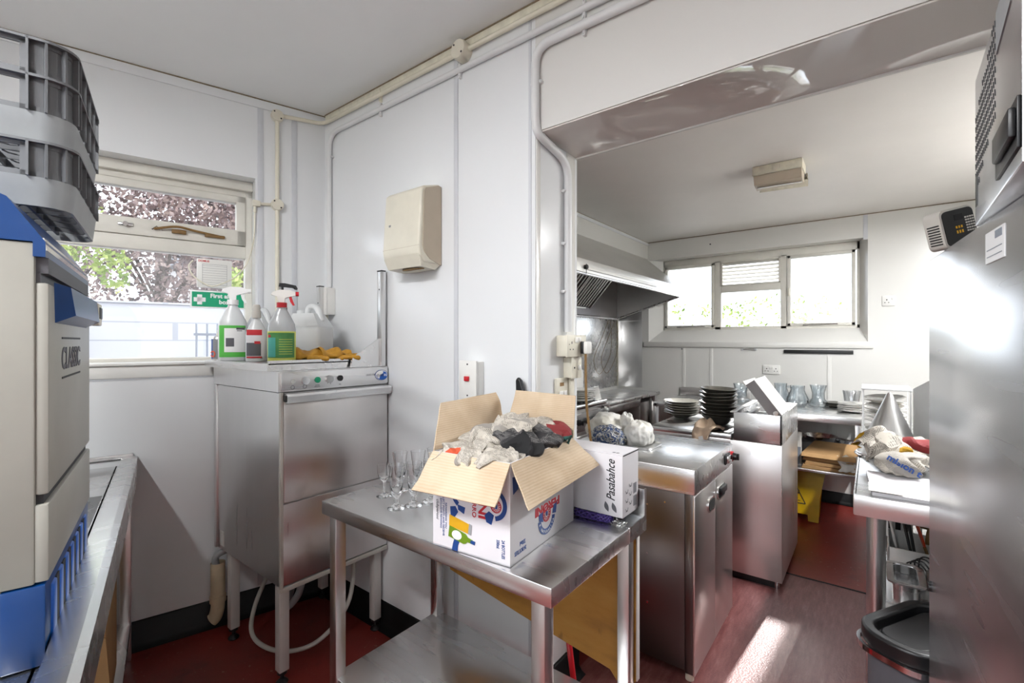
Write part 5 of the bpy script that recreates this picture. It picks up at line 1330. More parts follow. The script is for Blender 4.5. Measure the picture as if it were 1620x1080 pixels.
for (a, b, hy0, hy1, hz) in ((HY0 + .004, ym - .002, HY0 + .19, HY0 + .30, .70), (ym + .002, HY1, ym + .03, ym + .17, .715)):
    g = G(); g.box(HX1 - .010, a, .035, HX1, b, .795, .003); d = obj('door', g, 'steel_warm', t)
    g = G()
    pts = rrect(hy0, hz - .032, hy1, hz + .032, .028, 6)
    g.prism(pts, HX1, HX1 + .006, 'YZ'); hd = obj('handle_surround', g, 'blade', d)
    g = G(); pts = rrect(hy0 + .008, hz - .024, hy1 - .008, hz + .024, .022, 6); g.prism(pts, HX1 + .004, HX1 + .0075, 'YZ'); obj('finger_recess', g, 'darkgap', hd)
    if a > HY0 + .1:
        g = G(); g.box(HX1 + .006, hy0 + .02, hz - .006, HX1 + .018, hy1 - .015, hz + .026, .004); obj('handle_grip', g, 'black_pl', hd)
g = G(); g.box(HX1, HY0 + .50, .825, HX1 + .006, HY0 + .60, .873, .003); cp = obj('control_bezel', g, 'black_pl', t)
g = G(); g.box(HX1 + .004, HY0 + .515, .832, HX1 + .016, HY0 + .59, .866, .003); obj('switch', g, 'blade', cp)
g = G(); g.cyl((HX1, HY0 + .635, .845), (HX1 + .03, HY0 + .635, .845), .02, .017, n=20); g.box(HX1 + .028, HY0 + .632, .828, HX1 + .040, HY0 + .638, .862, .002); obj('control_knob', g, 'black_pl', t)
g = G(); g.cyl((HX1, HY0 + .635, .845), (HX1 + .010, HY0 + .635, .845), .026, n=24); obj('red_knob_ring', g, 'red_ink', t)
for (x, y) in ((HX1 - .03, HY0 + .03), (HX1 - .03, HY1 - .05), (HX0 + .05, HY0 + .03), (HX0 + .05, HY1 - .05)):
    g = G(); g.cyl((x, y, 0), (x, y, .036), .018, n=16); obj('foot', g, 'cream_pl', t)
# carrier bag and foil tray
t = thing('carrier_bag', 'knotted white carrier bag with a blue and grey scroll print on the hot cupboard', 'carrier bag', (-1.10, 2.34, HT))
def blob(c, rx, ry, rz_, seed, amp=.16, fr=2.2, n=5, pleat=0):
    def f(d):
        k = 1 + amp * noise.noise(d * fr + Vector((seed, seed, 0))) - amp * .5 * abs(noise.noise(d * fr * 1.7 + Vector((0, seed, 1))))
        if pleat: k += .05 * math.sin(math.atan2(d.y, d.x) * pleat + 3 * noise.noise(d * 2))
        return k
    g = G(); res = bmesh.ops.create_icosphere(g.bm, subdivisions=n, radius=1)
    for v in res['verts']:
        d = v.co.normalized(); k = f(d); z = c[2] + d.z * rz_ * k
        v.co = Vector((c[0] + d.x * rx * k, c[1] + d.y * ry * k, max(z, HT + .002 + .003 * abs(noise.noise(d * 9)))))
    return g
obj('bag_body', blob((-1.16, 2.35, HT + .062), .105, .11, .095, 3, .22, 1.8), 'bag', t, ang=80)
obj('printed_panel', blob((-1.115, 2.27, HT + .034), .105, .07, .072, 8, .16, 2.0, 4), 'bag_print', t, ang=80)
obj('bunched_side', blob((-.975, 2.36, HT + .05), .074, .088, .080, 14, .16, 1.6, 5, 5), 'bag', t, ang=80)
obj('knot', blob((-1.045, 2.36, HT + .112), .036, .03, .050, 5, .3, 2.0, 4, 5), 'bag', t, ang=80)
g = G(); g.prism(rrect(-1.03, 2.24, -.87, 2.42, .03, 4), HT + .001, HT + .004); ring(g, -1.03, 2.24, -.87, 2.42, .03, HT + .001, HT + .014, .002, .008); tag(obj('foil_tray', g, 'silver'), 'shallow foil tray sticking out from under the carrier bag', 'foil tray')

# ---- fryer
RX0, RX1, RY0, RY1 = -1.20, -.412, 3.09, 3.80
t = thing('fryer', 'stainless steel twin fryer, right tank open with its lid raised', 'fryer', ((RX0 + RX1) / 2, (RY0 + RY1) / 2, 0))
g = G(); g.box(RX0 + .07, RY0, .045, RX1, RY1, .845, .003); obj('cabinet', g, 'steel_warm', t)
g = G(); g.box(RX0 + .07, RY0 + .02, .0, RX1 - .03, RY1 - .02, .045); obj('plinth', g, 'black_pl', t)
g = G(); g.cyl((RX1 - .03, RY0 + .03, 0), (RX1 - .03, RY0 + .03, .045), .015, n=14); obj('foot', g, 'blade', t)
g = G(); g.box(RX0, RY0 - .006, .848, -.684, RY1, .880, .006); obj('flat_cover', g, 'steel_top', t)
g = G(); g.box(RX0 + .004, RY0 - .002, .80, -.69, RY0 + .01, .848, .002); obj('cover_skirt', g, 'steel_warm', t)
# raised tank: four walls, divider, basin floor
g = G(); zt = 1.018; xa = -.672
g.box(xa, RY0, .848, RX1, RY0 + .012, zt, .002); g.box(RX1 - .012, RY0, .848, RX1, RY1, zt, .002); g.box(xa, RY1 - .012, .848, RX1, RY1, zt, .002)
g.box(xa, RY0 + .012, .848, xa + .012, RY1, zt - .002, .002); g.box(xa + .012, RY0 + .012, .846, RX1 - .012, RY1 - .012, .852)
g.box(xa + .012, RY0 + .34, .86, RX1 - .012, RY0 + .352, zt - .03)
tk = obj('tank', g, 'steel_h', t)
g = G(); g.box(xa - .02, RY0 - .002, zt - .004, xa + .014, RY1, zt + .004, .003); g.box(xa + .07, RY0 + .012, zt - .02, xa + .09, RY0 + .34, zt, .002); obj('tank_rim', g, 'white_steel', tk)
# lid, hinged along the right edge, tipped to the left
LMx = T(RX1 - .004, RY0 + .002, zt + .002) @ Matrix.Rotation(math.radians(-180 + 54), 4, 'Y')
g = G(LMx); Lh, Lw, Ld = .245, .36, .055
g.box(0, 0, 0, Lh, .004, Ld); g.box(0, Lw - .004, 0, Lh, Lw, Ld); g.box(Lh - .004, 0, 0, Lh, Lw, Ld); g.box(0, 0, 0, .004, Lw, Ld); lid = obj('lid', g, 'steel_black', t, smooth=False)
g = G(LMx); g.box(0, 0, -.004, Lh + .004, Lw, .0, .002); obj('lid_panel', g, 'white_steel', lid)
g = G(LMx); g.box(Lh - .012, .0, Ld - .002, Lh + .028, Lw, Ld + .006, .002); obj('lid_lip', g, 'white_steel', lid)
g = G(); g.cyl((RX1 - .032, RY0 - .004, zt + .012), (RX1 - .032, RY0 + .01, zt + .012), .014, n=16); obj('hinge', g, 'blade', lid)

# plates and bowls
def plate_mesh(name, r, h, mat, deep=False, n=40):
    g = G()
    if deep: pr = [(0, 0), (r * .38, 0), (r * .42, .004), (r * .8, h * .62), (r * .97, h * .98), (r, h), (r * .985, h + .002), (r * .95, h), (r * .78, h * .70), (r * .4, .009), (0, .007)]
    else: pr = [(0, 0), (r * .55, 0), (r * .6, .003), (r * .72, h * .55), (r, h), (r * .99, h + .003), (r * .7, h * .75), (r * .58, .006), (0, .005)]
    g.lathe(pr, n=n); return obj(name, g, mat, None, ang=60)
def stack(name, cat, base, n, x, y, z, dz, labels, group, tilt=.0, jit=.004, seed=0):
    rnd = random.Random(seed)
    for k in range(n):
        o = base if k == 0 else base.copy()
        if k: C.objects.link(o)
        o.location = (x + rnd.uniform(-jit, jit), y + rnd.uniform(-jit, jit), z + k * dz)
        o.rotation_euler = (rnd.uniform(-tilt, tilt), rnd.uniform(-tilt, tilt), rnd.uniform(0, 6))
        tag(o, labels(k, n), cat, group)
ORD = ['lowest', 'second from the bottom', 'third from the bottom', 'fourth from the bottom', 'fifth from the bottom', 'sixth from the bottom', 'seventh from the bottom', 'eighth from the bottom', 'ninth from the bottom', 'tenth from the bottom']
def lab(what):
    return lambda k, n: what + ', ' + ('topmost' if k == n - 1 else ORD[k])
stack('deep_plate', 'plate', plate_mesh('deep_plate', .128, .036, 'plate_g', True), 6, -1.135, 3.56, .8805, .018, lab('pale grey deep plate in the stack on the fryer cover'), 'deep plates on the fryer cover', .01, .005, 1)
stack('bowl', 'bowl', plate_mesh('bowl', .122, .058, 'bowl_d', True), 9, -.842, 3.42, .8805, .0235, lab('dark stoneware bowl in the tall stack on the fryer'), 'dark bowls on the fryer', .035, .005, 2)
# tan cloth hanging over the front of the cover
t = thing('cloth', 'tan cloth draped over the fryer edge in front of the dark bowls', 'cloth', (-.83, 3.11, .85))
def cl(u, v):
    x = -.905 + .125 * u + .02 * math.sin(v * 5); a = v
    if v < .55: y = 3.27 - .19 * (v / .55); z = .905 + .028 * math.sin(u * 5 + v * 4) + .012 * math.sin(u * 17)
    else: w = (v - .55) / .45; y = 3.08 - .012 * math.sin(u * 8) - .012; z = .915 - .115 * w * (1 - .5 * abs(u - .45)) 
    z += .012 * noise.noise(Vector((u * 5, v * 5, 2))); y += .008 * noise.noise(Vector((u * 4, v * 6, 7)))
    x += .03 * (v - .5) * (u - .5) * -2.2
    return (x, y, max(z, .883) if v < .55 else z)
g = G(); g.grid(cl, 24, 24, False); o = obj('fold', g, 'cloth_b', t, normals=False, ang=80); m_ = o.modifiers.new('thick', 'SOLIDIFY'); m_.thickness = .004
g = G(); g.poly([(0, 0), (.026, .01), (.018, .036), (-.008, .026)], (-.862, 3.050, .822), (1, 0, 0), (0, 0, 1), .001); obj('care_label', g, 'pure_white', t)

# ---- cooker and left worktop
t = thing('cooker', 'steel gas range against the cooker wall, half hidden by the pillar', 'cooker', (-2.13, 3.4, 0))
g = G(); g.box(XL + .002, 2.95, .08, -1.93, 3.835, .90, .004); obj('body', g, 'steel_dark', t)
g = G(); g.box(XL + .002, 2.95, .90, -1.90, 3.835, .915, .003); obj('hob', g, 'black_pl', t)
g = G(); g.box(-1.935, 2.95, .70, -1.905, 3.83, .855, .003); pn = obj('knob_panel', g, 'steel_y', t)
for k in range(6):
    g = G(); y = 3.08 + k * .135; g.cyl((-1.905, y, .785), (-1.885, y, .785), .026, n=20); g.cyl((-1.885, y, .785), (-1.862, y, .785), .021, .018, n=20); g.box(-1.864, y - .004, .765, -1.852, y + .004, .807, .002); obj('knob', g, 'black_pl', pn)
g = G(); g.tube([(-1.90, 2.96, .912), (-1.90, 3.83, .912)], .022, 14); obj('front_rail', g, 'blade', t)
g = G(); g.box(-1.935, 2.97, .12, -1.91, 3.82, .66, .004); d = obj('oven_door', g, 'steel_warm', t)
g = G(); g.tube([(-1.875, 3.0, .625), (-1.875, 3.79, .625)], .013, 12); g.cyl((-1.91, 3.02, .625), (-1.875, 3.02, .625), .008); g.cyl((-1.91, 3.77, .625), (-1.875, 3.77, .625), .008); obj('oven_handle', g, 'blade', d)
g = G()
for y in (3.1, 3.35, 3.6):
    for k in range(4): g.box(-2.30 + k * .1, y, .915, -2.292 + k * .1, y + .2, .935)
    g.box(-2.30, y + .095, .915, -1.99, y + .103, .935)
obj('pan_support', g, 'black_pl', t, smooth=False)
for y in (3.0, 3.79):
    for x in (-2.32, -1.96): g = G(); g.cyl((x, y, 0), (x, y, .08), .02, n=14); obj('foot', g, 'black_pl', t)
g = G(); g.box(-2.33, 3.30, .936, -2.12, 3.92 - .09, 1.19, .004); g.box(-2.12, 3.32, .96, -2.117, 3.81, 1.17); tag(obj('flour_box', g, 'white_pl'), 'plain white box standing behind the plates on the range', 'box')
g = G(); g.cyl((-2.2, 3.36, 1.19), (-2.2, 3.36, 1.215), .018); tag(obj('bottle_stopper', g, 'black_pl'), 'small black stopper lying on top of the white box on the range', 'stopper')
stack('dinner_plate', 'plate', plate_mesh('dinner_plate', .125, .018, 'plate'), 8, -1.99, 3.53, .937, .012, lab('white dinner plate in the slipping stack on the range'), 'dinner plates on the range', .03, .008, 3)
g = G()
for k in range(9): g.tube([(-1.905, 3.66 + .012 * k, .938), (-1.93, 3.66 + .012 * k, 1.05)], .0025, 6)
g.tube([(-1.905, 3.655, .94), (-1.905, 3.76, .94)], .003, 6); g.tube([(-1.93, 3.655, 1.05), (-1.93, 3.76, 1.05)], .003, 6)
tag(obj('plate_rack', g, 'white_pl'), 'small white wire rack at the right of the plates on the range', 'rack')
t = thing('cooker_side_worktop', 'steel worktop between the range and the far wall, under the extractor hood', 'worktop', (-2.1, 4.45, 0))
g = G(); g.box(XL + .004, 3.84, .866, -1.86, YF - .006, .90, .003); obj('worktop', g, 'steel_top', t)
g = G(); g.box(-1.90, 3.84, .80, -1.862, 4.55, .866, .002); obj('front_apron', g, 'steel_y', t)
for x, y in ((-1.90, 3.87), (-1.90, 5.02), (-2.33, 3.87), (-2.33, 5.02)): g = G(); g.box(x - .02, y - .02, 0, x + .02, y + .02, .866, .002); obj('leg', g, 'steel', t)
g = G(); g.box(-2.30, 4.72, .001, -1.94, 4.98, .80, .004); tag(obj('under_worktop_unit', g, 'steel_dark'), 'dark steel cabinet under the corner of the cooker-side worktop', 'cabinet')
# splashbacks
g = G(); g.box(XL, 2.2, .93, XL + .004, 4.0, 1.78, .001); g.box(XL, 4.0, .93, XL + .0045, YF, 1.78, .001); tag(obj('splashback', g, 'steel_h'), 'steel splashback panel on the cooker wall below the hood', 'splashback')
g = G(); g.box(XL + .005, YF - .005, .93, -2.066, YF, 1.90, .001); g.box(XL + .005, YF - .006, 1.68, -2.066, YF, 1.69); t = tag(obj('splashback', g, 'steel'), 'steel splashback panel on the far wall, beside the window', 'splashback')
g = G(); g.box(XL + .004, YF - .012, .93, XL + .012, YF - .004, 1.70); tag(obj('corner_bead', g, 'cream_trim'), 'cream sealing strip up the inside corner of the splashbacks', 'strip')
for k, (y, yy) in enumerate(((4.72, 4.45), (4.88, 4.62))):
    g = G(); g.tube(smooth_path([(XL + .02, y + .1, 1.69), (XL + .02, y - .1, 1.45), (XL + .03, yy, 1.25), (XL + .05, yy + .1, 1.1), (XL + .03, y + .12, 1.3), (XL + .02, y + .17, 1.55), (XL + .015, y + .15, 1.69)], 6), .0035, 6); tag(obj('hanging_wire', g, 'grime'), ('thin dark wire looped on the splashback, nearer the range' if k == 0 else 'thin dark wire looped on the splashback, nearer the corner'), 'wire')

# ---- extractor hood
t = thing('extractor_hood', 'large stainless extractor hood over the range and worktop', 'extractor hood', (-2.0, 3.6, 1.71))
ha, hb = 2.05, 5.05
def hood_sec(o=0): return [(-1.63, 1.93), (-1.615, 1.93), (-1.615, 2.035), (-1.63, 2.04), (-1.985, 2.345), (XL + .006, 2.345), (XL + .006, 1.71), (XL + .02, 1.71), (XL + .02, 2.30), (-1.99, 2.325), (-1.64, 2.025)]
g = G()
# outer skin
g.hexa([(-1.625, ha, 2.035), (-1.615, ha, 2.035), (-1.615, hb, 2.035), (-1.625, hb, 2.035)], [(-1.998, ha, 2.36), (-1.998, ha, 2.372), (-1.998, hb, 2.372), (-1.998, hb, 2.36)])
g.prism([(-1.625, 1.93), (-1.625, 2.035), (-1.998, 2.365), (XL + .01, 2.365), (XL + .01, 1.71)], hb - .006, hb, 'XZ'); g.prism([(-1.625, 1.93), (-1.625, 2.035), (-1.998, 2.365), (XL + .01, 2.365), (XL + .01, 1.71)], ha, ha + .006, 'XZ')
obj('canopy', g, 'steel_hood', t, smooth=False)
g = G(); g.box(-1.632, ha, 1.932, -1.612, hb, 2.036, .004); lip = obj('front_lip', g, 'steel_hood', t)
g = G(); g.tube([(-1.614, ha, 1.932), (-1.614, hb, 1.932)], .010, 10); obj('drip_channel', g, 'steel_y', lip)
g = G(); g.box(-1.612, 2.95, 1.962, -1.600, 4.30, 1.985, .003); obj('light_strip', g, 'white_pl', lip)
g = G(); g.cyl((-1.612, 2.93, 1.978), (-1.59, 2.93, 1.978), .016, n=16); g.cyl((-1.60, 2.93, 1.93), (-1.60, 2.93, 2.0), .003, n=6); obj('knob', g, 'black_pl', lip)
g = G(); g.tube([(XL + .02, ha, 1.712), (XL + .02, hb - .01, 1.712)], .014, 10); g.tube([(XL + .02, hb - .01, 1.712), (-1.63, hb - .01, 1.93)], .012, 10); obj('rear_channel', g, 'steel_y', t)
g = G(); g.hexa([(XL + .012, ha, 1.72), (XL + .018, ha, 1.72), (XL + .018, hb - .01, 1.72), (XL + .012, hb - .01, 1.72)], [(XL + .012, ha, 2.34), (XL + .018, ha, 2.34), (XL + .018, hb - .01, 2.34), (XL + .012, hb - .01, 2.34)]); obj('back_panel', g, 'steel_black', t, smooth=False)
# sloping filters inside
g = G(); Fm = T(XL + .10, 2.25, 1.80) @ Matrix.Rotation(math.radians(-48), 4, 'Y')
g.m = Fm
g.box(0, 0, -.012, .52, 1.95, -.004)
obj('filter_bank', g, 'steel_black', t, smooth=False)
for k in range(4):
    g = G(Fm); y = .02 + k * .49; g.box(0, y, -.034, .52, y + .018, -.013, .002); g.box(0, y + .44, -.034, .52, y + .458, -.013, .002)
    for q in range(8): g.box(.02, y + .035 + q * .05, -.028, .50, y + .058 + q * .05, -.013, .002)
    obj('baffle_filter', g, 'blade', t, smooth=False)
g = G(); g.box(XL + .03, 2.2, 1.775, XL + .13, 4.1, 1.79, .003); obj('grease_tray', g, 'steel_hood', t)
# kitchen bulkhead lamp with the cover hanging open
t = thing('bulkhead_light', 'yellowed bulkhead light on the kitchen ceiling, its cover hanging open', 'ceiling light', (-.47, 3.38, 2.56))
g = G(); g.box(-.605, 3.285, 2.502, -.33, 3.455, ZK - .001, .006); obj('base', g, 'cream_trim', t)
g = G(); g.prism([(3.29, 2.50), (3.45, 2.50), (3.44, 2.455), (3.40, 2.435), (3.31, 2.448)], -.598, -.337, 'YZ'); df = obj('diffuser', g, 'taupe', t, ang=50)
g = G(); g.box(-.49, 3.280, 2.515, -.45, 3.287, 2.545, .003); obj('catch', g, 'cream_pl', t)
g = G(); g.hexa([(-.585, 3.43, 2.452), (-.345, 3.45, 2.452), (-.345, 3.36, 2.431), (-.585, 3.34, 2.431)], [(-.585, 3.43, 2.458), (-.345, 3.45, 2.458), (-.345, 3.36, 2.437), (-.585, 3.34, 2.437)]); obj('reflector', g, 'pure_white', t, smooth=False)
g = G(); 
g.m = T(-.46, 3.50, 2.47) @ rz(math.radians(8)) @ Matrix.Rotation(math.radians(38), 4, 'X')
g.box(-.135, -.055, -.004, .135, .055, .0); g.box(-.135, -.055, -.0, .135, -.051, .04); g.box(-.135, .051, 0, .135, .055, .04); g.box(-.135, -.055, 0, -.131, .055, .04); g.box(.131, -.055, 0, .135, .055, .04)
obj('open_cover', g, 'cream_trim', t, smooth=False)
g = G(); g.tube([(-.34, 3.455, 2.54), (-.335, 3.48, 2.50)], .003, 6); g.tube([(-.58, 3.455, 2.52), (-.585, 3.47, 2.47)], .003, 6); obj('hanging_strap', g, 'black_pl', t)

# ---- sockets and bits on the far wall
def far_socket(label, x, z, w, double):
    t = thing('wall_socket', label, 'socket', (x, YF, z - .044))
    g = G(); g.box(x - w / 2, YF - .010, z - .044, x + w / 2, YF, z + .044, .003); fp = obj('face_plate', g, 'white_pl', t)
    g = G()
    for cx in ((-w * .27, w * .27) if double else (-w * .15,)):
        c_ = x + cx; g.box(c_ - .004, YF - .0106, z + .004, c_ + .004, YF - .010, z + .014); g.box(c_ - .016, YF - .0106, z - .018, c_ - .009, YF - .010, z - .011); g.box(c_ + .009, YF - .0106, z - .018, c_ + .016, YF - .010, z - .011)
    obj('pin_holes', g, 'black_ink', fp)
    g = G()
    for cx in ((-.012, .012) if double else (w * .28,)): g.box(x + cx - .008, YF - .014, z + .006, x + cx + .008, YF - .010, z + .03, .002)
    obj('rocker', g, 'white_pl', fp)
far_socket('white double socket on the far wall above the glass jugs', -.769, 1.179, .146, True)
far_socket('white single socket on the far wall, right of the window', .112, 1.795, .088, False)
g = G(); g.box(-.664, YF - .014, 1.338, -.130, YF, 1.372, .002); tag(obj('magnetic_strip', g, 'black_pl'), 'long black knife rack strip on the wall below the far window', 'magnetic strip')
g = G(); g.tube([(-1.02, YF - .012, 1.372), (-.96, YF - .014, 1.376), (-.90, YF - .012, 1.372)], .005, 8); g.cyl((-1.02, YF, 1.372), (-1.02, YF - .016, 1.372), .010, n=12); g.cyl((-.90, YF, 1.372), (-.90, YF - .016, 1.372), .010, n=12); tag(obj('wall_hook', g, 'silver'), 'small metal hook bar on the wall under the far window', 'hook')
for k, (x, z, lb) in enumerate(((-1.33, 2.46, 'small grey screw in the far wall above the window'), (-1.62, 1.37, 'small grey screw in the far wall under the sill at the left'))):
    g = G(); g.cyl((x, YF, z), (x, YF - .004, z), .008, n=12); tag(obj('wall_screw', g, 'grey_ink'), lb, 'screw')

# ---- far bench
BX0, BX1, BY0, BY1 = -1.66, -.06, 4.30, YF - .008
t = thing('far_bench', 'steel bench with a shelf along the far wall below the window', 'bench', (-.9, 4.7, 0))
g = G(); g.box(BX0, BY0 + .05, .835, -.60, BY1, .88, .003); g.box(-.60, BY0, .825, BX1, BY1, .88, .003); obj('bench_top', g, 'steel_top', t)
g = G(); g.box(BX0 + .03, BY1 - .014, .88, -.95, BY1, .965, .003); obj('upstand', g, 'steel_dark', t)
for x, y in ((BX0 + .03, BY0 + .09), (BX0 + .03, BY1 - .05), (-.60, BY0 + .03), (BX1 - .04, BY1 - .05)):
    g = G(); g.box(x - .018, y - .018, 0, x + .018, y + .018, .83, .003); obj('leg', g, 'steel', t)
g = G(); g.box(-.62, BY0 + .02, .425, BX1 - .01, BY1 - .02, .447, .003); obj('undershelf', g, 'steel_h', t)
g = G(); g.tube([(-.60, BY1 - .1, .80), (BX1, BY1 - .1, .80)], .012, 10); obj('cross_rail', g, 'steel_h', t)
g = G(); g.cyl((BX0 + .03, BY0 + .045, .855), (BX0 + .03, BY0 + .03, .855), .012, n=12); obj('bolt', g, 'black_pl', t)

def jug(label, x, y, r, h, handle, ang, z=.8805):
    t = thing('glass_jug', label, 'jug', (x, y, z))
    if handle: pr = [(0, 0), (r * .62, 0), (r * .68, .006), (r, h * .22), (r, h * .38), (r * .62, h * .80), (r * .66, h), (r * .62, h), (r * .58, h * .80), (r * .95, h * .38), (r * .95, h * .23), (r * .62, .014), (0, .012)]
    else: pr = [(0, 0), (r * .8, 0), (r, .012), (r, h * .12), (r * .58, h * .36), (r * .56, h * .62), (r * .74, h * .96), (r * .78, h), (r * .74, h), (r * .70, h * .95), (r * .51, h * .62), (r * .53, h * .36), (r * .94, h * .13), (r * .9, .018), (0, .014)]
    g = G(); g.lathe(pr, (x, y, z), 32); obj('body', g, 'jug', t, ang=60)
    if handle:
        g = G(T(x, y, z) @ rz(ang)); g.tube(smooth_path([(r * .60, 0, h * .86), (r * 1.15, 0, h * .86), (r * 1.35, 0, h * .6), (r * 1.1, 0, h * .32), (r * .96, 0, h * .28)], 6), .006, 10); obj('handle', g, 'jug', t, ang=80)
    return t
jug('round glass jug with a handle, in the middle of the bench under the socket', -.515, 4.74, .085, .185, True, 2.6)
jug('flared glass carafe without a handle, at the right end of the jugs', -.375, 4.90, .085, .185, False, 0)
jug('glass jug half hidden behind the raised fryer lid', -.66, 4.86, .08, .19, True, .3)
jug('glass carafe at the left of the jugs, behind the fryer tank', -.95, 4.66, .085, .185, False, 0)
g = G(); g.grid(lambda u, v: (-1.02 + .28 * u, 4.45 + .16 * v, .885 + .07 * abs(noise.noise(Vector((u * 3, v * 3, 3)))) + .05 * math.sin(PI * u) * math.sin(PI * v)), 16, 12, False); tag(obj('plastic_wrap', g, 'film', smooth=False, normals=False), 'crumpled clear plastic wrap on the far bench beside the carafe', 'plastic wrap')
stack('side_plate', 'plate', plate_mesh('side_plate', .11, .014, 'plate'), 8, -1.06, 4.50, .8805, .0125, lab('small white plate in the stack behind the dark bowls'), 'small white plates behind the dark bowls', .02, .006, 5)
stack('oval_plate', 'plate', plate_mesh('oval_plate', .10, .012, 'bowl_d'), 4, -.245, 4.93, .8805, .009, lab('dark plate in the low stack right of the carafe'), 'dark plates on the far bench', .02, .004, 6)
stack('china_plate', 'plate', plate_mesh('china_plate', .095, .014, 'plate'), 7, -.13, 4.66, .8805, .010, lab('white plate, right end of the far bench'), 'white plates at the right end of the far bench', .02, .005, 7)
t = thing('plastic_tub', 'clear plastic tub standing on the plates at the right end of the bench', 'tub', (-.13, 4.66, .96))
g = G(); g.lathe([(0, 0), (.05, 0), (.062, .085), (.059, .085), (.047, .003), (0, .003)], (-.13, 4.66, .967), 28); obj('tub', g, 'film', t)

# under the far bench
z = .448
t = thing('boxed_appliance', 'upright white box with a blue picture on the shelf under the far bench', 'box', (-.52, 4.45, z))
m = T(-.515, 4.45, z) @ rz(.12)
g = G(m); g.box(-.07, -.05, 0, .06, .05, .27, .002); obj('carton', g, 'paper_w', t)
g = G(m); g.poly([(-.02, .01), (.045, .01), (.055, .15), (-.04, .15)], (0, -.0505, 0), (1, 0, 0), up, .001); obj('printed_picture', g, 'railing', t)
g = G(m)
for k in range(4): g.box(-.055, -.0515, .235 - k * .01, .045, -.0505, .237 - k * .01)
obj('printed_lines', g, 'hose', t)
t = thing('leaflet_box', 'small open white box lying at the left end of the lower shelf', 'box', (-.56, 4.35, z)); m = T(-.57, 4.37, z) @ rz(.5)
g = G(m); g.box(-.05, -.04, 0, .05, .04, .006); g.box(-.05, -.04, .006, -.044, .04, .09); g.box(-.05, .034, .006, .05, .04, .09); g.box(.044, -.04, .006, .05, .04, .05); obj('carton', g, 'paper_w', t, smooth=False)
sp = [(.02, 4.345, .0), (.012, 4.35, .03), (-.005, 4.36, .06), (.0, 4.36, .10)]
for k, (dx, y, dz, h, w0, w1, lb) in enumerate(((0, 4.34, 0, .028, -.445, -.10, 'flattened brown cardboard box, lowest in the pile under the far bench'), (.02, 4.35, .030, .026, -.425, -.10, 'flattened brown cardboard box, second in the pile under the far bench'), (.01, 4.37, .060, .026, -.44, -.11, 'flattened brown cardboard box, third in the pile under the far bench'), (0, 4.37, .092, .07, -.445, -.095, 'folded brown cardboard box on top of the pile under the far bench'))):
    g = G(T(0, 0, 0) @ T(w0, y, z + dz + .001) @ rz(-.03 * k)); L = w1 - w0
    g.prism([(0, 0), (L, 0), (L, h * .6), (L * .6, h * .85), (.01, h)], 0, .30, 'XZ') if k < 3 else g.hexa([(0, -.02, 0), (L, -.02, 0), (L, .32, 0), (0, .32, 0)], [(.0, .0, h * .35), (L, .0, h * .35), (L, .34, h), (.03, .34, h)])
    tag(obj('flattened_box', g, 'card', smooth=False), lb, 'cardboard')
g = G(); g.grid(lambda u, v: (-.205 + .14 * u + .02 * math.sin(v * 6), 4.315 - .015 * math.sin(u * 7) + .06 * v, z + .02 + .105 * v + .02 * noise.noise(Vector((u * 4, v * 4, 1)))), 18, 16, False); tag(obj('paper_sheet', g, 'paper_w', smooth=False, normals=False), 'crumpled white paper bag stuck among the flattened boxes', 'paper bag')
t = thing('frying_pan', 'shallow steel pan lying behind the flattened boxes under the bench', 'pan', (-.38, 4.84, z + .12))
g = G(); g.lathe([(0, 0), (.11, 0), (.13, .045), (.127, .045), (.108, .003), (0, .003)], (-.36, 4.86, z + .14), 32); obj('pan', g, 'blade', t)
g = G(); g.tube([(-.24, 4.83, z + .18), (-.06, 4.76, z + .165)], .009, 8); obj('handle', g, 'blade', t)
g = G(); g.box(-.5, 4.72, z, -.1, 5.02, z + .138, .004); tag(obj('metal_drawer_box', g, 'hose'), 'grey metal box under the steel pan on the lower shelf', 'box')
for k in range(4):
    g = G(T(-.245 + .034 * k + (.04 if k == 3 else 0), 4.74, z + .139) @ Matrix.Rotation(.35 * (-1) ** k, 4, 'Y')); g.prism([(-.014, 0), (.014, 0), (.018, .05), (.0, .038), (-.016, .052)], -.012, .012, 'XZ'); tag(obj('metal_clamp', g, 'grey_ink', smooth=False), ['dark metal clamp at the left of the row beside the pan', 'dark metal clamp second from the left beside the pan', 'dark metal clamp third from the left beside the pan', 'dark metal clamp apart at the right end of the row'][k], 'clamp')
# wet-floor sign
t = thing('wet_floor_sign', 'yellow wet floor sign leaning under the far bench', 'sign', (-.43, 4.42, 0))
m = T(-.44, 4.40, .012) @ Matrix.Rotation(math.radians(-9), 4, 'X')
g = G(m); g.prism([(-.15, 0), (-.09, 0), (-.09, .05), (.03, .05), (.035, 0), (.105, 0), (.11, .18), (.15, .42), (-.12, .42), (-.16, .2)], 0, .014, 'XZ'); obj('front_board', g, 'yellow', t, smooth=False)
m2 = T(-.44, 4.56, .012) @ Matrix.Rotation(math.radians(6), 4, 'X')
g = G(m2); g.prism([(-.15, 0), (.1, 0), (.13, .40), (-.12, .40)], 0, .012, 'XZ'); obj('rear_board', g, 'yellow', t, smooth=False)
g = G(m)
def fx(x, z_): return m @ Vector((x, -.0012, z_))
e1 = m.to_3x3() @ Vector((1, 0, 0)); e2 = m.to_3x3() @ Vector((0, 0, 1))
g = G()
tri = [(-.125, .13), (.015, .13), (-.055, .27)]
for a, b in zip(tri, tri[1:] + tri[:1]):
    A_ = fx(*a); B_ = fx(*b); g.tube([A_, B_], .0035, 6)
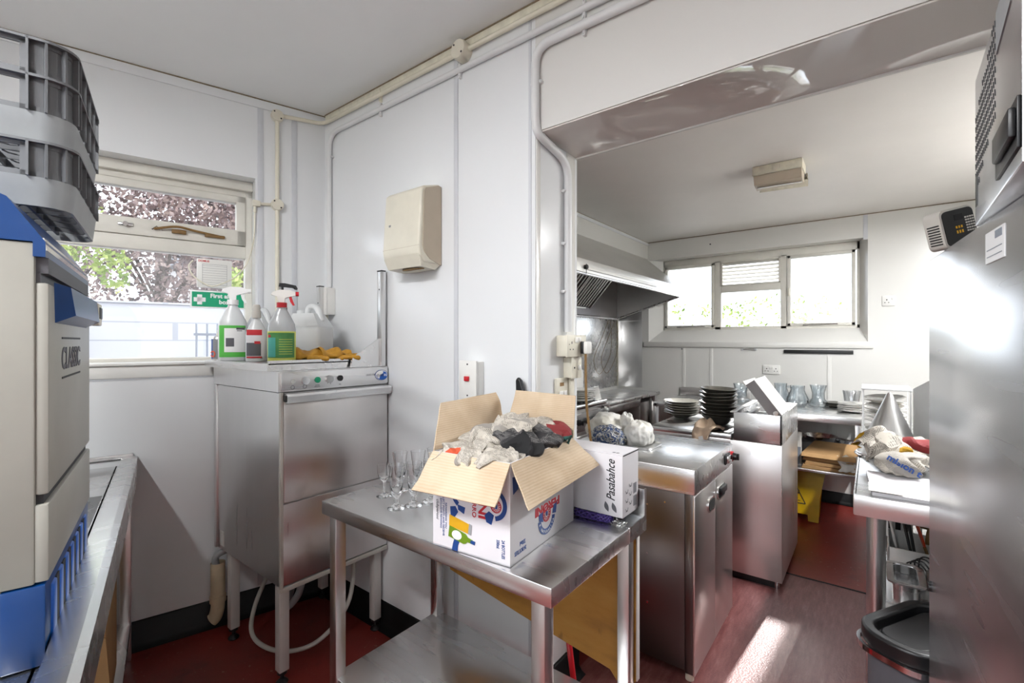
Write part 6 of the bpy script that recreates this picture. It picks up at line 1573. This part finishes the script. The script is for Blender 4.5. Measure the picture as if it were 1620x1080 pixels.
g.tube([fx(-.06, .19), fx(-.045, .215), fx(-.03, .205)], .006, 6); g.tube([fx(-.06, .19), fx(-.08, .175), fx(-.095, .18)], .005, 6); g.tube([fx(-.06, .19), fx(-.04, .165)], .005, 6); g.ball(fx(-.032, .228), .006, 1); g.tube([fx(-.105, .155), fx(-.02, .150)], .002, 6)
obj('warning_triangle', g, 'black_ink', t)

# ---- right-hand counter
KX0, KX1, KY0, KY1, KT = -.056, .95, 2.15, 4.28, .88
t = thing('right_counter', 'long stainless steel worktop on round legs at the right, beside the fridge', 'worktop', ((KX0 + KX1) / 2, (KY0 + KY1) / 2, 0))
g = G(); g.box(KX0, KY0, KT - .075, KX1, KY0 + .02, KT, .004); g.box(KX0, KY0 + .02, KT - .075, KX0 + .012, KY1, KT, .003); g.box(KX0 + .004, KY0 + .012, KT - .012, KX1, KY1, KT, .002); obj('worktop', g, 'steel_top', t)
for x, y in ((.012, 2.235), (.012, 4.2), (.85, 2.26), (.85, 4.2)):
    g = G(); g.cyl((x, y, .02), (x, y, KT - .012), .030, n=28); lg = obj('leg', g, 'steel', t)
    g = G(); g.cyl((x, y, 0), (x, y, .02), .02, .026, 18); obj('foot', g, 'black_pl', lg)
KS = .43
g = G(); g.box(.04, 2.20, KS - .02, KX1, 4.25, KS, .003); obj('undershelf', g, 'steel_top', t)
# on the counter
t = thing('plate_holder', 'white open-sided plastic holder around a stack of plates on the counter', 'plate holder', (.065, 3.55, KT))
g = G(); x0, x1, y0, y1, z1 = -.045, .172, 3.38, 3.66, 1.172
for x in (x0, x1 - .006):
    for y in (y0, y1 - .006): g.box(x, y, KT + .001, x + .006, y + .006, z1)
g.box(x0, y0, KT + .001, x1, y1, KT + .008); g.box(x0 - .004, y0 - .004, z1, x1 + .004, y1, z1 + .012, .003)
obj('cage', g, 'foam', t)
stack('boxed_plate', 'plate', plate_mesh('boxed_plate', .098, .014, 'plate'), 10, .063, 3.52, KT + .012, .024, lab('white plate in the holder on the right counter'), 'plates in the white holder', .10, .003, 9)
g = G(); g.hexa([(.178, 3.37, KT + .001), (.196, 3.37, KT + .001), (.222, 2.86, KT + .001), (.206, 2.86, KT + .001)], [(.178, 3.37, 1.19), (.196, 3.37, 1.19), (.236, 2.86, 1.275), (.214, 2.86, 1.275)]); tag(obj('foam_lid', g, 'foam', smooth=False), 'upright white panel standing between the plate box and the fridge', 'panel')
t = thing('conical_strainer', 'stainless conical strainer standing upside down behind the newspapers', 'strainer', (.068, 2.95, KT))
g = G(); g.lathe([(.008, .318), (.0, .32)], (.068, 2.95, KT), 40); g.lathe([(.132, .001), (.135, .004), (.134, .018), (.128, .02), (.012, .312), (.006, .319), (0, .32)], (.068, 2.95, KT), 48); obj('cone', g, 'steel', t)
g = G(); g.tube([(.068 + .136 * math.cos(a * PI / 16), 2.95 + .136 * math.sin(a * PI / 16), KT + .008) for a in range(32)], .005, 8, close=True); obj('rim', g, 'blade', t)
crumple((.035, 2.67, KT + .092), .098, 91, 'news_d', 'crumpled newspaper with green and yellow print, against the strainer', 'crumpled newspapers on the counter', .8)
crumple((.135, 2.73, KT + .075), .085, 95, 'news_d', 'crumpled newspaper nearest the fridge on the counter', 'crumpled newspapers on the counter', .8)
crumple((.10, 2.50, KT + .062), .088, 99, 'news_a', 'crumpled newspaper with blue headline letters, in front of the others', 'crumpled newspapers on the counter', .6)
g = G(); g.text('mision t', .036, (.045, 2.407, KT + .098), (.86, .0, -.5), (.42, .42, .8), .0006, bold=.0012); tag(obj('headline_print', g, 'blue_ink'), 'blue headline letters on the newspaper on the counter', 'lettering')
t = thing('white_carton_sheet', 'flat opened white carton lying at the front of the counter', 'cardboard', (.12, 2.33, KT))
g = G(); g.hexa([(.0, 2.18, KT + .001), (.30, 2.175, KT + .001), (.30, 2.47, KT + .001), (-.02, 2.47, KT + .001)], [(.0, 2.18, KT + .014), (.30, 2.175, KT + .012), (.30, 2.47, KT + .022), (-.02, 2.47, KT + .028)]); obj('sheet', g, 'card_white', t, smooth=False)
g = G(); g.hexa([(-.01, 2.175, KT + .018), (.09, 2.172, KT + .018), (.085, 2.26, KT + .024), (-.012, 2.27, KT + .026)], [(-.01, 2.175, KT + .020), (.09, 2.172, KT + .020), (.085, 2.26, KT + .026), (-.012, 2.27, KT + .028)]); obj('torn_flap', g, 'paper_w', t, smooth=False)
t = thing('tumbler', 'clear glass tumbler lying by the plate box on the counter edge', 'glass', (-.01, 3.05, KT))
g = G(T(-.012, 3.10, KT + .034) @ Matrix.Rotation(1.35, 4, 'X')); g.lathe([(0, 0), (.026, 0), (.033, .09), (.031, .09), (.024, .006), (0, .006)], n=28); obj('body', g, 'glass', t, ang=60)
g = G(T(.03, 3.18, KT + .034) @ Matrix.Rotation(1.2, 4, 'Y')); g.lathe([(0, 0), (.026, 0), (.033, .09), (.031, .09), (.024, .006), (0, .006)], n=28)
tag(obj('tumbler', g, 'glass', ang=60), 'clear glass tumbler lying on its side nearer the plate box', 'glass')

# on the lower shelf
t = thing('utensil_basket', 'white plastic basket of kitchen utensils on the shelf under the counter', 'basket', (.19, 2.72, KS))
x0, x1, y0, y1 = .055, .34, 2.60, 2.86
g = G(); g.box(x0, y0, KS + .001, x1, y0 + .006, KS + .13, .002); g.box(x0, y1 - .006, KS + .001, x1, y1, KS + .13, .002); g.box(x0, y0, KS + .001, x0 + .006, y1, KS + .13, .002); g.box(x1 - .006, y0, KS + .001, x1, y1, KS + .13, .002); g.box(x0, y0, KS + .001, x1, y1, KS + .006)
for k in range(8): g.box(x0 + .02 + k * .032, y1 - .004, KS + .13, x0 + .032 + k * .032, y1, KS + .19)
g.box(x0, y1 - .006, KS + .185, x1, y1, KS + .20)
obj('tub', g, 'white_pl', t)
g = G(); g.prism([(y1 - .12, KS + .13), (y1, KS + .13), (y1 - .02, KS + .22), (y1 - .07, KS + .24), (y1 - .09, KS + .22)], x0 - .004, x0 + .004, 'YZ'); obj('raised_end', g, 'white_pl', t)
def utensil(label, p, q, head, mat, hm, rot=0):
    t = thing('kitchen_utensil', label, 'utensil', p); g = G(); g.tube([p, q], .006, 8); obj('handle', g, mat, t)
    d = (Vector(q) - Vector(p)).normalized(); m = T(*q) @ d.to_track_quat('Z', 'Y').to_matrix().to_4x4() @ rz(rot); g = G(m)
    if head == 'turner': g.box(-.034, -.0018, 0, .034, .0018, .10, .0015)
    elif head == 'ladle': g.lathe([(0, 0), (.02, .004), (.036, .02), (.04, .04), (.038, .04), (.018, .007), (0, .003)], n=24, m=Matrix.Rotation(1.2, 4, 'X'))
    elif head == 'spoon': g.ball((0, 0, .035), .03, 2, (.8, .25, 1.2))
    elif head == 'spatula': g.prism([(-.014, 0), (.014, 0), (.026, .03), (.026, .12), (.0, .14), (-.024, .10), (-.024, .03)], -.003, .003, 'XZ')
    obj('head', g, hm, t)
    return t
zb = KS + .01
utensil('pinkish-white slotted turner standing at the left of the utensil basket', (.10, 2.74, zb), (.055, 2.76, KS + .26), 'turner', 'paper_w', 'paper_w', 1.2)
utensil('black ladle leaning left in the utensil basket', (.15, 2.72, zb), (.095, 2.80, KS + .30), 'ladle', 'black_pl', 'black_pl', .4)
utensil('black spoon upright in the middle of the utensil basket', (.16, 2.73, zb), (.125, 2.80, KS + .24), 'spoon', 'black_pl', 'black_pl', .3)
utensil('steel-handled black turner behind the orange spatula', (.22, 2.76, zb), (.20, 2.84, KS + .27), 'turner', 'blade', 'black_pl', .2)
utensil('orange silicone spatula leaning in the utensil basket', (.215, 2.655, zb), (.180, 2.69, KS + .13), 'spatula', 'wood', 'orange_s', .9)
utensil('brown wooden ladle with a round bowl, nearest the fridge', (.26, 2.66, zb), (.215, 2.68, KS + .24), 'ladle', 'wood', 'wood', .0)
utensil('second brown wooden ladle, lower beside the first', (.27, 2.62, zb), (.225, 2.645, KS + .19), 'ladle', 'wood', 'wood', .3)
g = G()
for k in range(4): g.tube(smooth_path([(.12 + .012 * k, 2.585, KS + .01), (.115 + .014 * k, 2.57, KS + .085 + .01 * k), (.16 + .012 * k, 2.55, KS + .10 + .008 * k), (.20 + .012 * k, 2.545, KS + .03)], 6), .003, 6)
tag(obj('balloon_whisk', g, 'black_pl'), 'black wire whisk lying in front of the utensil basket', 'whisk')
def gn_pan(label, x0, y0, x1, y1, h, m='steel_h'):
    t = thing('gastronorm_pan', label, 'pan', ((x0 + x1) / 2, (y0 + y1) / 2, KS))
    g = G(); ring(g, x0, y0, x1, y1, .035, KS + h - .006, KS + h, .022); ring(g, x0 + .02, y0 + .02, x1 - .02, y1 - .02, .03, KS + .001, KS + h - .003, .003); g.prism(rrect(x0 + .02, y0 + .02, x1 - .02, y1 - .02, .03), KS + .001, KS + .004); obj('pan', g, m, t)
gn_pan('deep rectangular steel food pan on the shelf beside the counter leg', .045, 2.30, .165, 2.53, .10)
gn_pan('dark-bottomed steel food pan beside the first, nearer the fridge', .170, 2.28, .30, 2.52, .10, 'steel_dark')
g = G(); g.prism(rrect(.044, 2.95, .14, 3.2, .02), KS + .001, KS + .18); tag(obj('black_container', g, 'black_pl'), 'black plastic container behind the counter leg on the shelf', 'container')
g = G(); g.prism(rrect(.046, 2.955, .138, 3.195, .02), KS + .182, KS + .21); tag(obj('white_tray', g, 'white_pl'), 'white tray on top of the black container under the counter', 'tray')

# pedal bin with a black lid
t = thing('waste_bin', 'black rounded waste bin with a framed lid, in front of the counter leg', 'bin', (.097, 1.83, 0))
bm_ = T(.135, 1.97, 0) @ rz(math.radians(60))
g = G(bm_); LB, WB = .20, .115
def rr_ring(g, L, W, r, z0, z1, t_): ring(g, -L, -W, L, W, r, z0, z1, t_)
rr_ring(g, LB - .02, WB - .02, .07, .0, .50, .006); g.prism(rrect(-LB + .02, -WB + .02, LB - .02, WB - .02, .07), 0.001, .01); obj('bucket', g, 'grey_ink', t)
g = G(bm_); rr_ring(g, LB, WB, .10, .50, .55, .034); ld = obj('lid_rim', g, 'black_pl', t)
bv = ld.modifiers.new('bevel', 'BEVEL'); bv.width = .008; bv.segments = 3; bv.limit_method = 'ANGLE'
g = G(bm_); rr_ring(g, LB + .006, WB + .006, .088, .485, .502, .01); obj('silver_band', g, 'blade', t)
g = G(bm_); g.prism(rrect(-LB + .05, -WB + .05, LB - .05, WB - .05, .05), .515, .535); lp = obj('lid_flap', g, 'black_pl', t); bv = lp.modifiers.new('bevel', 'BEVEL'); bv.width = .006; bv.segments = 2; bv.limit_method = 'ANGLE'
g = G(bm_); g.prism(rrect(-LB + .03, -WB + .03, LB - .03, WB - .03, .06), .50, .512); obj('lid_well', g, 'darkgap', t)

# ---- fridge, microwave, radio
FM = T(.123, 1.70, 0) @ rz(math.radians(4.8))     # local: x right, y = away; near end at negative y
t = thing('upright_fridge', 'tall stainless steel fridge at the right edge, its flat side to the room', 'fridge', FM @ Vector((.35, -.45, 0)))
g = G(FM); g.box(0, -.95, .09, .72, 0, 1.67, .003); obj('cabinet', g, 'steel_fridge', t)
g = G(FM); g.box(.04, -.91, .0, .68, -.04, .09); obj('plinth', g, 'black_pl', t)
g = G(FM); g.box(.006, -.99, .12, .714, -.952, 1.64, .006); dr = obj('door', g, 'steel_fridge', t)
g = G(FM); g.tube(bez([(.66, -.99, .75), (.66, -1.03, .75), (.66, -1.03, 1.15), (.66, -.99, 1.15)], 5, .03), .011, 12); obj('door_handle', g, 'blade', dr)
g = G(FM); g.box(-.0012, -.60, 1.59, 0, -.50, 1.645); st = obj('energy_label', g, 'pure_white', t)
g = G(FM); g.box(-.0018, -.59, 1.628, -.0012, -.555, 1.641); g.box(-.0018, -.59, 1.612, -.0012, -.51, 1.6135); g.box(-.0018, -.59, 1.600, -.0012, -.51, 1.6015); obj('label_print', g, 'railing', st)
g = G(FM); g.cyl((-.0, -.02, .80), (-.004, -.02, .80), .006, n=10); g.cyl((-.0, -.02, .79), (-.006, -.02, .79), .012, n=12); obj('hinge_bolt', g, 'black_pl', t)
MM = T(.158, 1.262, 1.6715) @ rz(math.radians(-1.6))
t = thing('microwave', 'commercial stainless microwave with slotted sides on top of the fridge', 'microwave', MM @ Vector((.25, -.25, 0)))
g = G(MM); g.box(0, -.42, .0, .50, 0, .283, .003); obj('casing', g, 'steel_fridge', t)
g = G(MM)
for r_i in range(13):
    z_ = .268 - r_i * .0178
    lo = -.235; hi = -.006
    n_ = 16
    for k in range(n_):
        y = hi - .004 - k * .0145
        # the slotted field is cut off by two slanting edges
        if y < lo: continue
        if r_i < 5 and y > -.235 + (r_i + 1) * .046: continue
        if r_i > 8 and y < -.20 + (r_i - 8) * .045: continue
        g.hexa([(-.0006, y, z_), (-.0006, y - .005, z_ - .002), (.002, y - .005, z_ - .002), (.002, y, z_)], [(-.0006, y + .0035, z_ + .0115), (-.0006, y - .0015, z_ + .0095), (.002, y - .0015, z_ + .0095), (.002, y + .0035, z_ + .0115)])
obj('vent_slots', g, 'black_ink', t, smooth=False)
g = G(MM); g.prism([(-.245, .217), (-.245, .281), (-.40, .281), (-.36, .235)], -.0015, 0, 'YZ'); obj('paper_notice', g, 'hose', t, smooth=False, label='pale blue paper notice')
g = G(MM); g.box(-.004, -.42, .020, -.0, -.262, .085, .001); g.box(-.012, -.42, .034, -.004, -.300, .072, .003); obj('side_handle', g, 'black_pl', t)
g = G(MM); g.box(-.001, -.032, .036, .002, -.012, .092, .0); obj('side_vent', g, 'black_pl', t)
g = G(MM); g.box(.004, -.444, .006, .38, -.422, .279, .004); dr = obj('door', g, 'black_pl', t)
g = G(MM); g.tube(bez([(.35, -.444, .05), (.35, -.475, .05), (.35, -.475, .235), (.35, -.444, .235)], 5, .02), .008, 10); obj('door_handle', g, 'blade', dr)
g = G(MM); g.box(.384, -.440, .006, .496, -.422, .279, .003); obj('control_panel', g, 'hose', t)
g = G(MM); g.box(.02, -.40, -.0, .48, -.30, .012); obj('underside_plinth', g, 'black_pl', t)
RM = T(.150, 1.53, 1.745) @ rz(math.radians(50)) @ Matrix.Rotation(math.radians(-14), 4, 'Y') @ Matrix.Rotation(math.radians(20), 4, 'X')
t = thing('radio', 'small black and silver portable radio tilted behind the microwave', 'radio', (.155, 1.53, 1.672))
RM = T(.168, 1.56, 1.680) @ rz(math.radians(38)) @ Matrix.Rotation(math.radians(-14), 4, 'Y') @ Matrix.Scale(.72, 4)
g = G(RM); pts = rrect(-.055, 0, .06, .132, .02, 5)
g.prism(pts, -.012, .05, 'XZ'); bd = obj('casing', g, 'hose_w', t)
g = G(RM); g.prism(rrect(-.048, .007, .056, .125, .016, 5), -.016, -.011, 'XZ'); bk = obj('back_panel', g, 'black_pl', t)
g = G(RM)
for k in range(4):
    for j in range(6): g.box(.024 + k * .008, -.0175, .045 + j * .009, .029 + k * .008, -.0155, .050 + j * .009)
obj('speaker_slots', g, 'hose_w', bk)
g = G(RM)
for k in range(3): g.box(-.012 + k * .009, -.0175, .045, -.008 + k * .009, -.0155, .055); g.box(-.012 + k * .009, -.0175, .062, -.008 + k * .009, -.0155, .070)
obj('battery_contacts', g, 'amber', bk)
g = G(RM); g.box(-.010, -.0175, .088, .018, -.0155, .108); obj('recess', g, 'darkgap', bk)
g = G(RM)
for k in range(8): g.box(-.0565, -.004, .02 + k * .009, -.0545, .04, .024 + k * .009)
obj('side_grille', g, 'black_pl', bd)
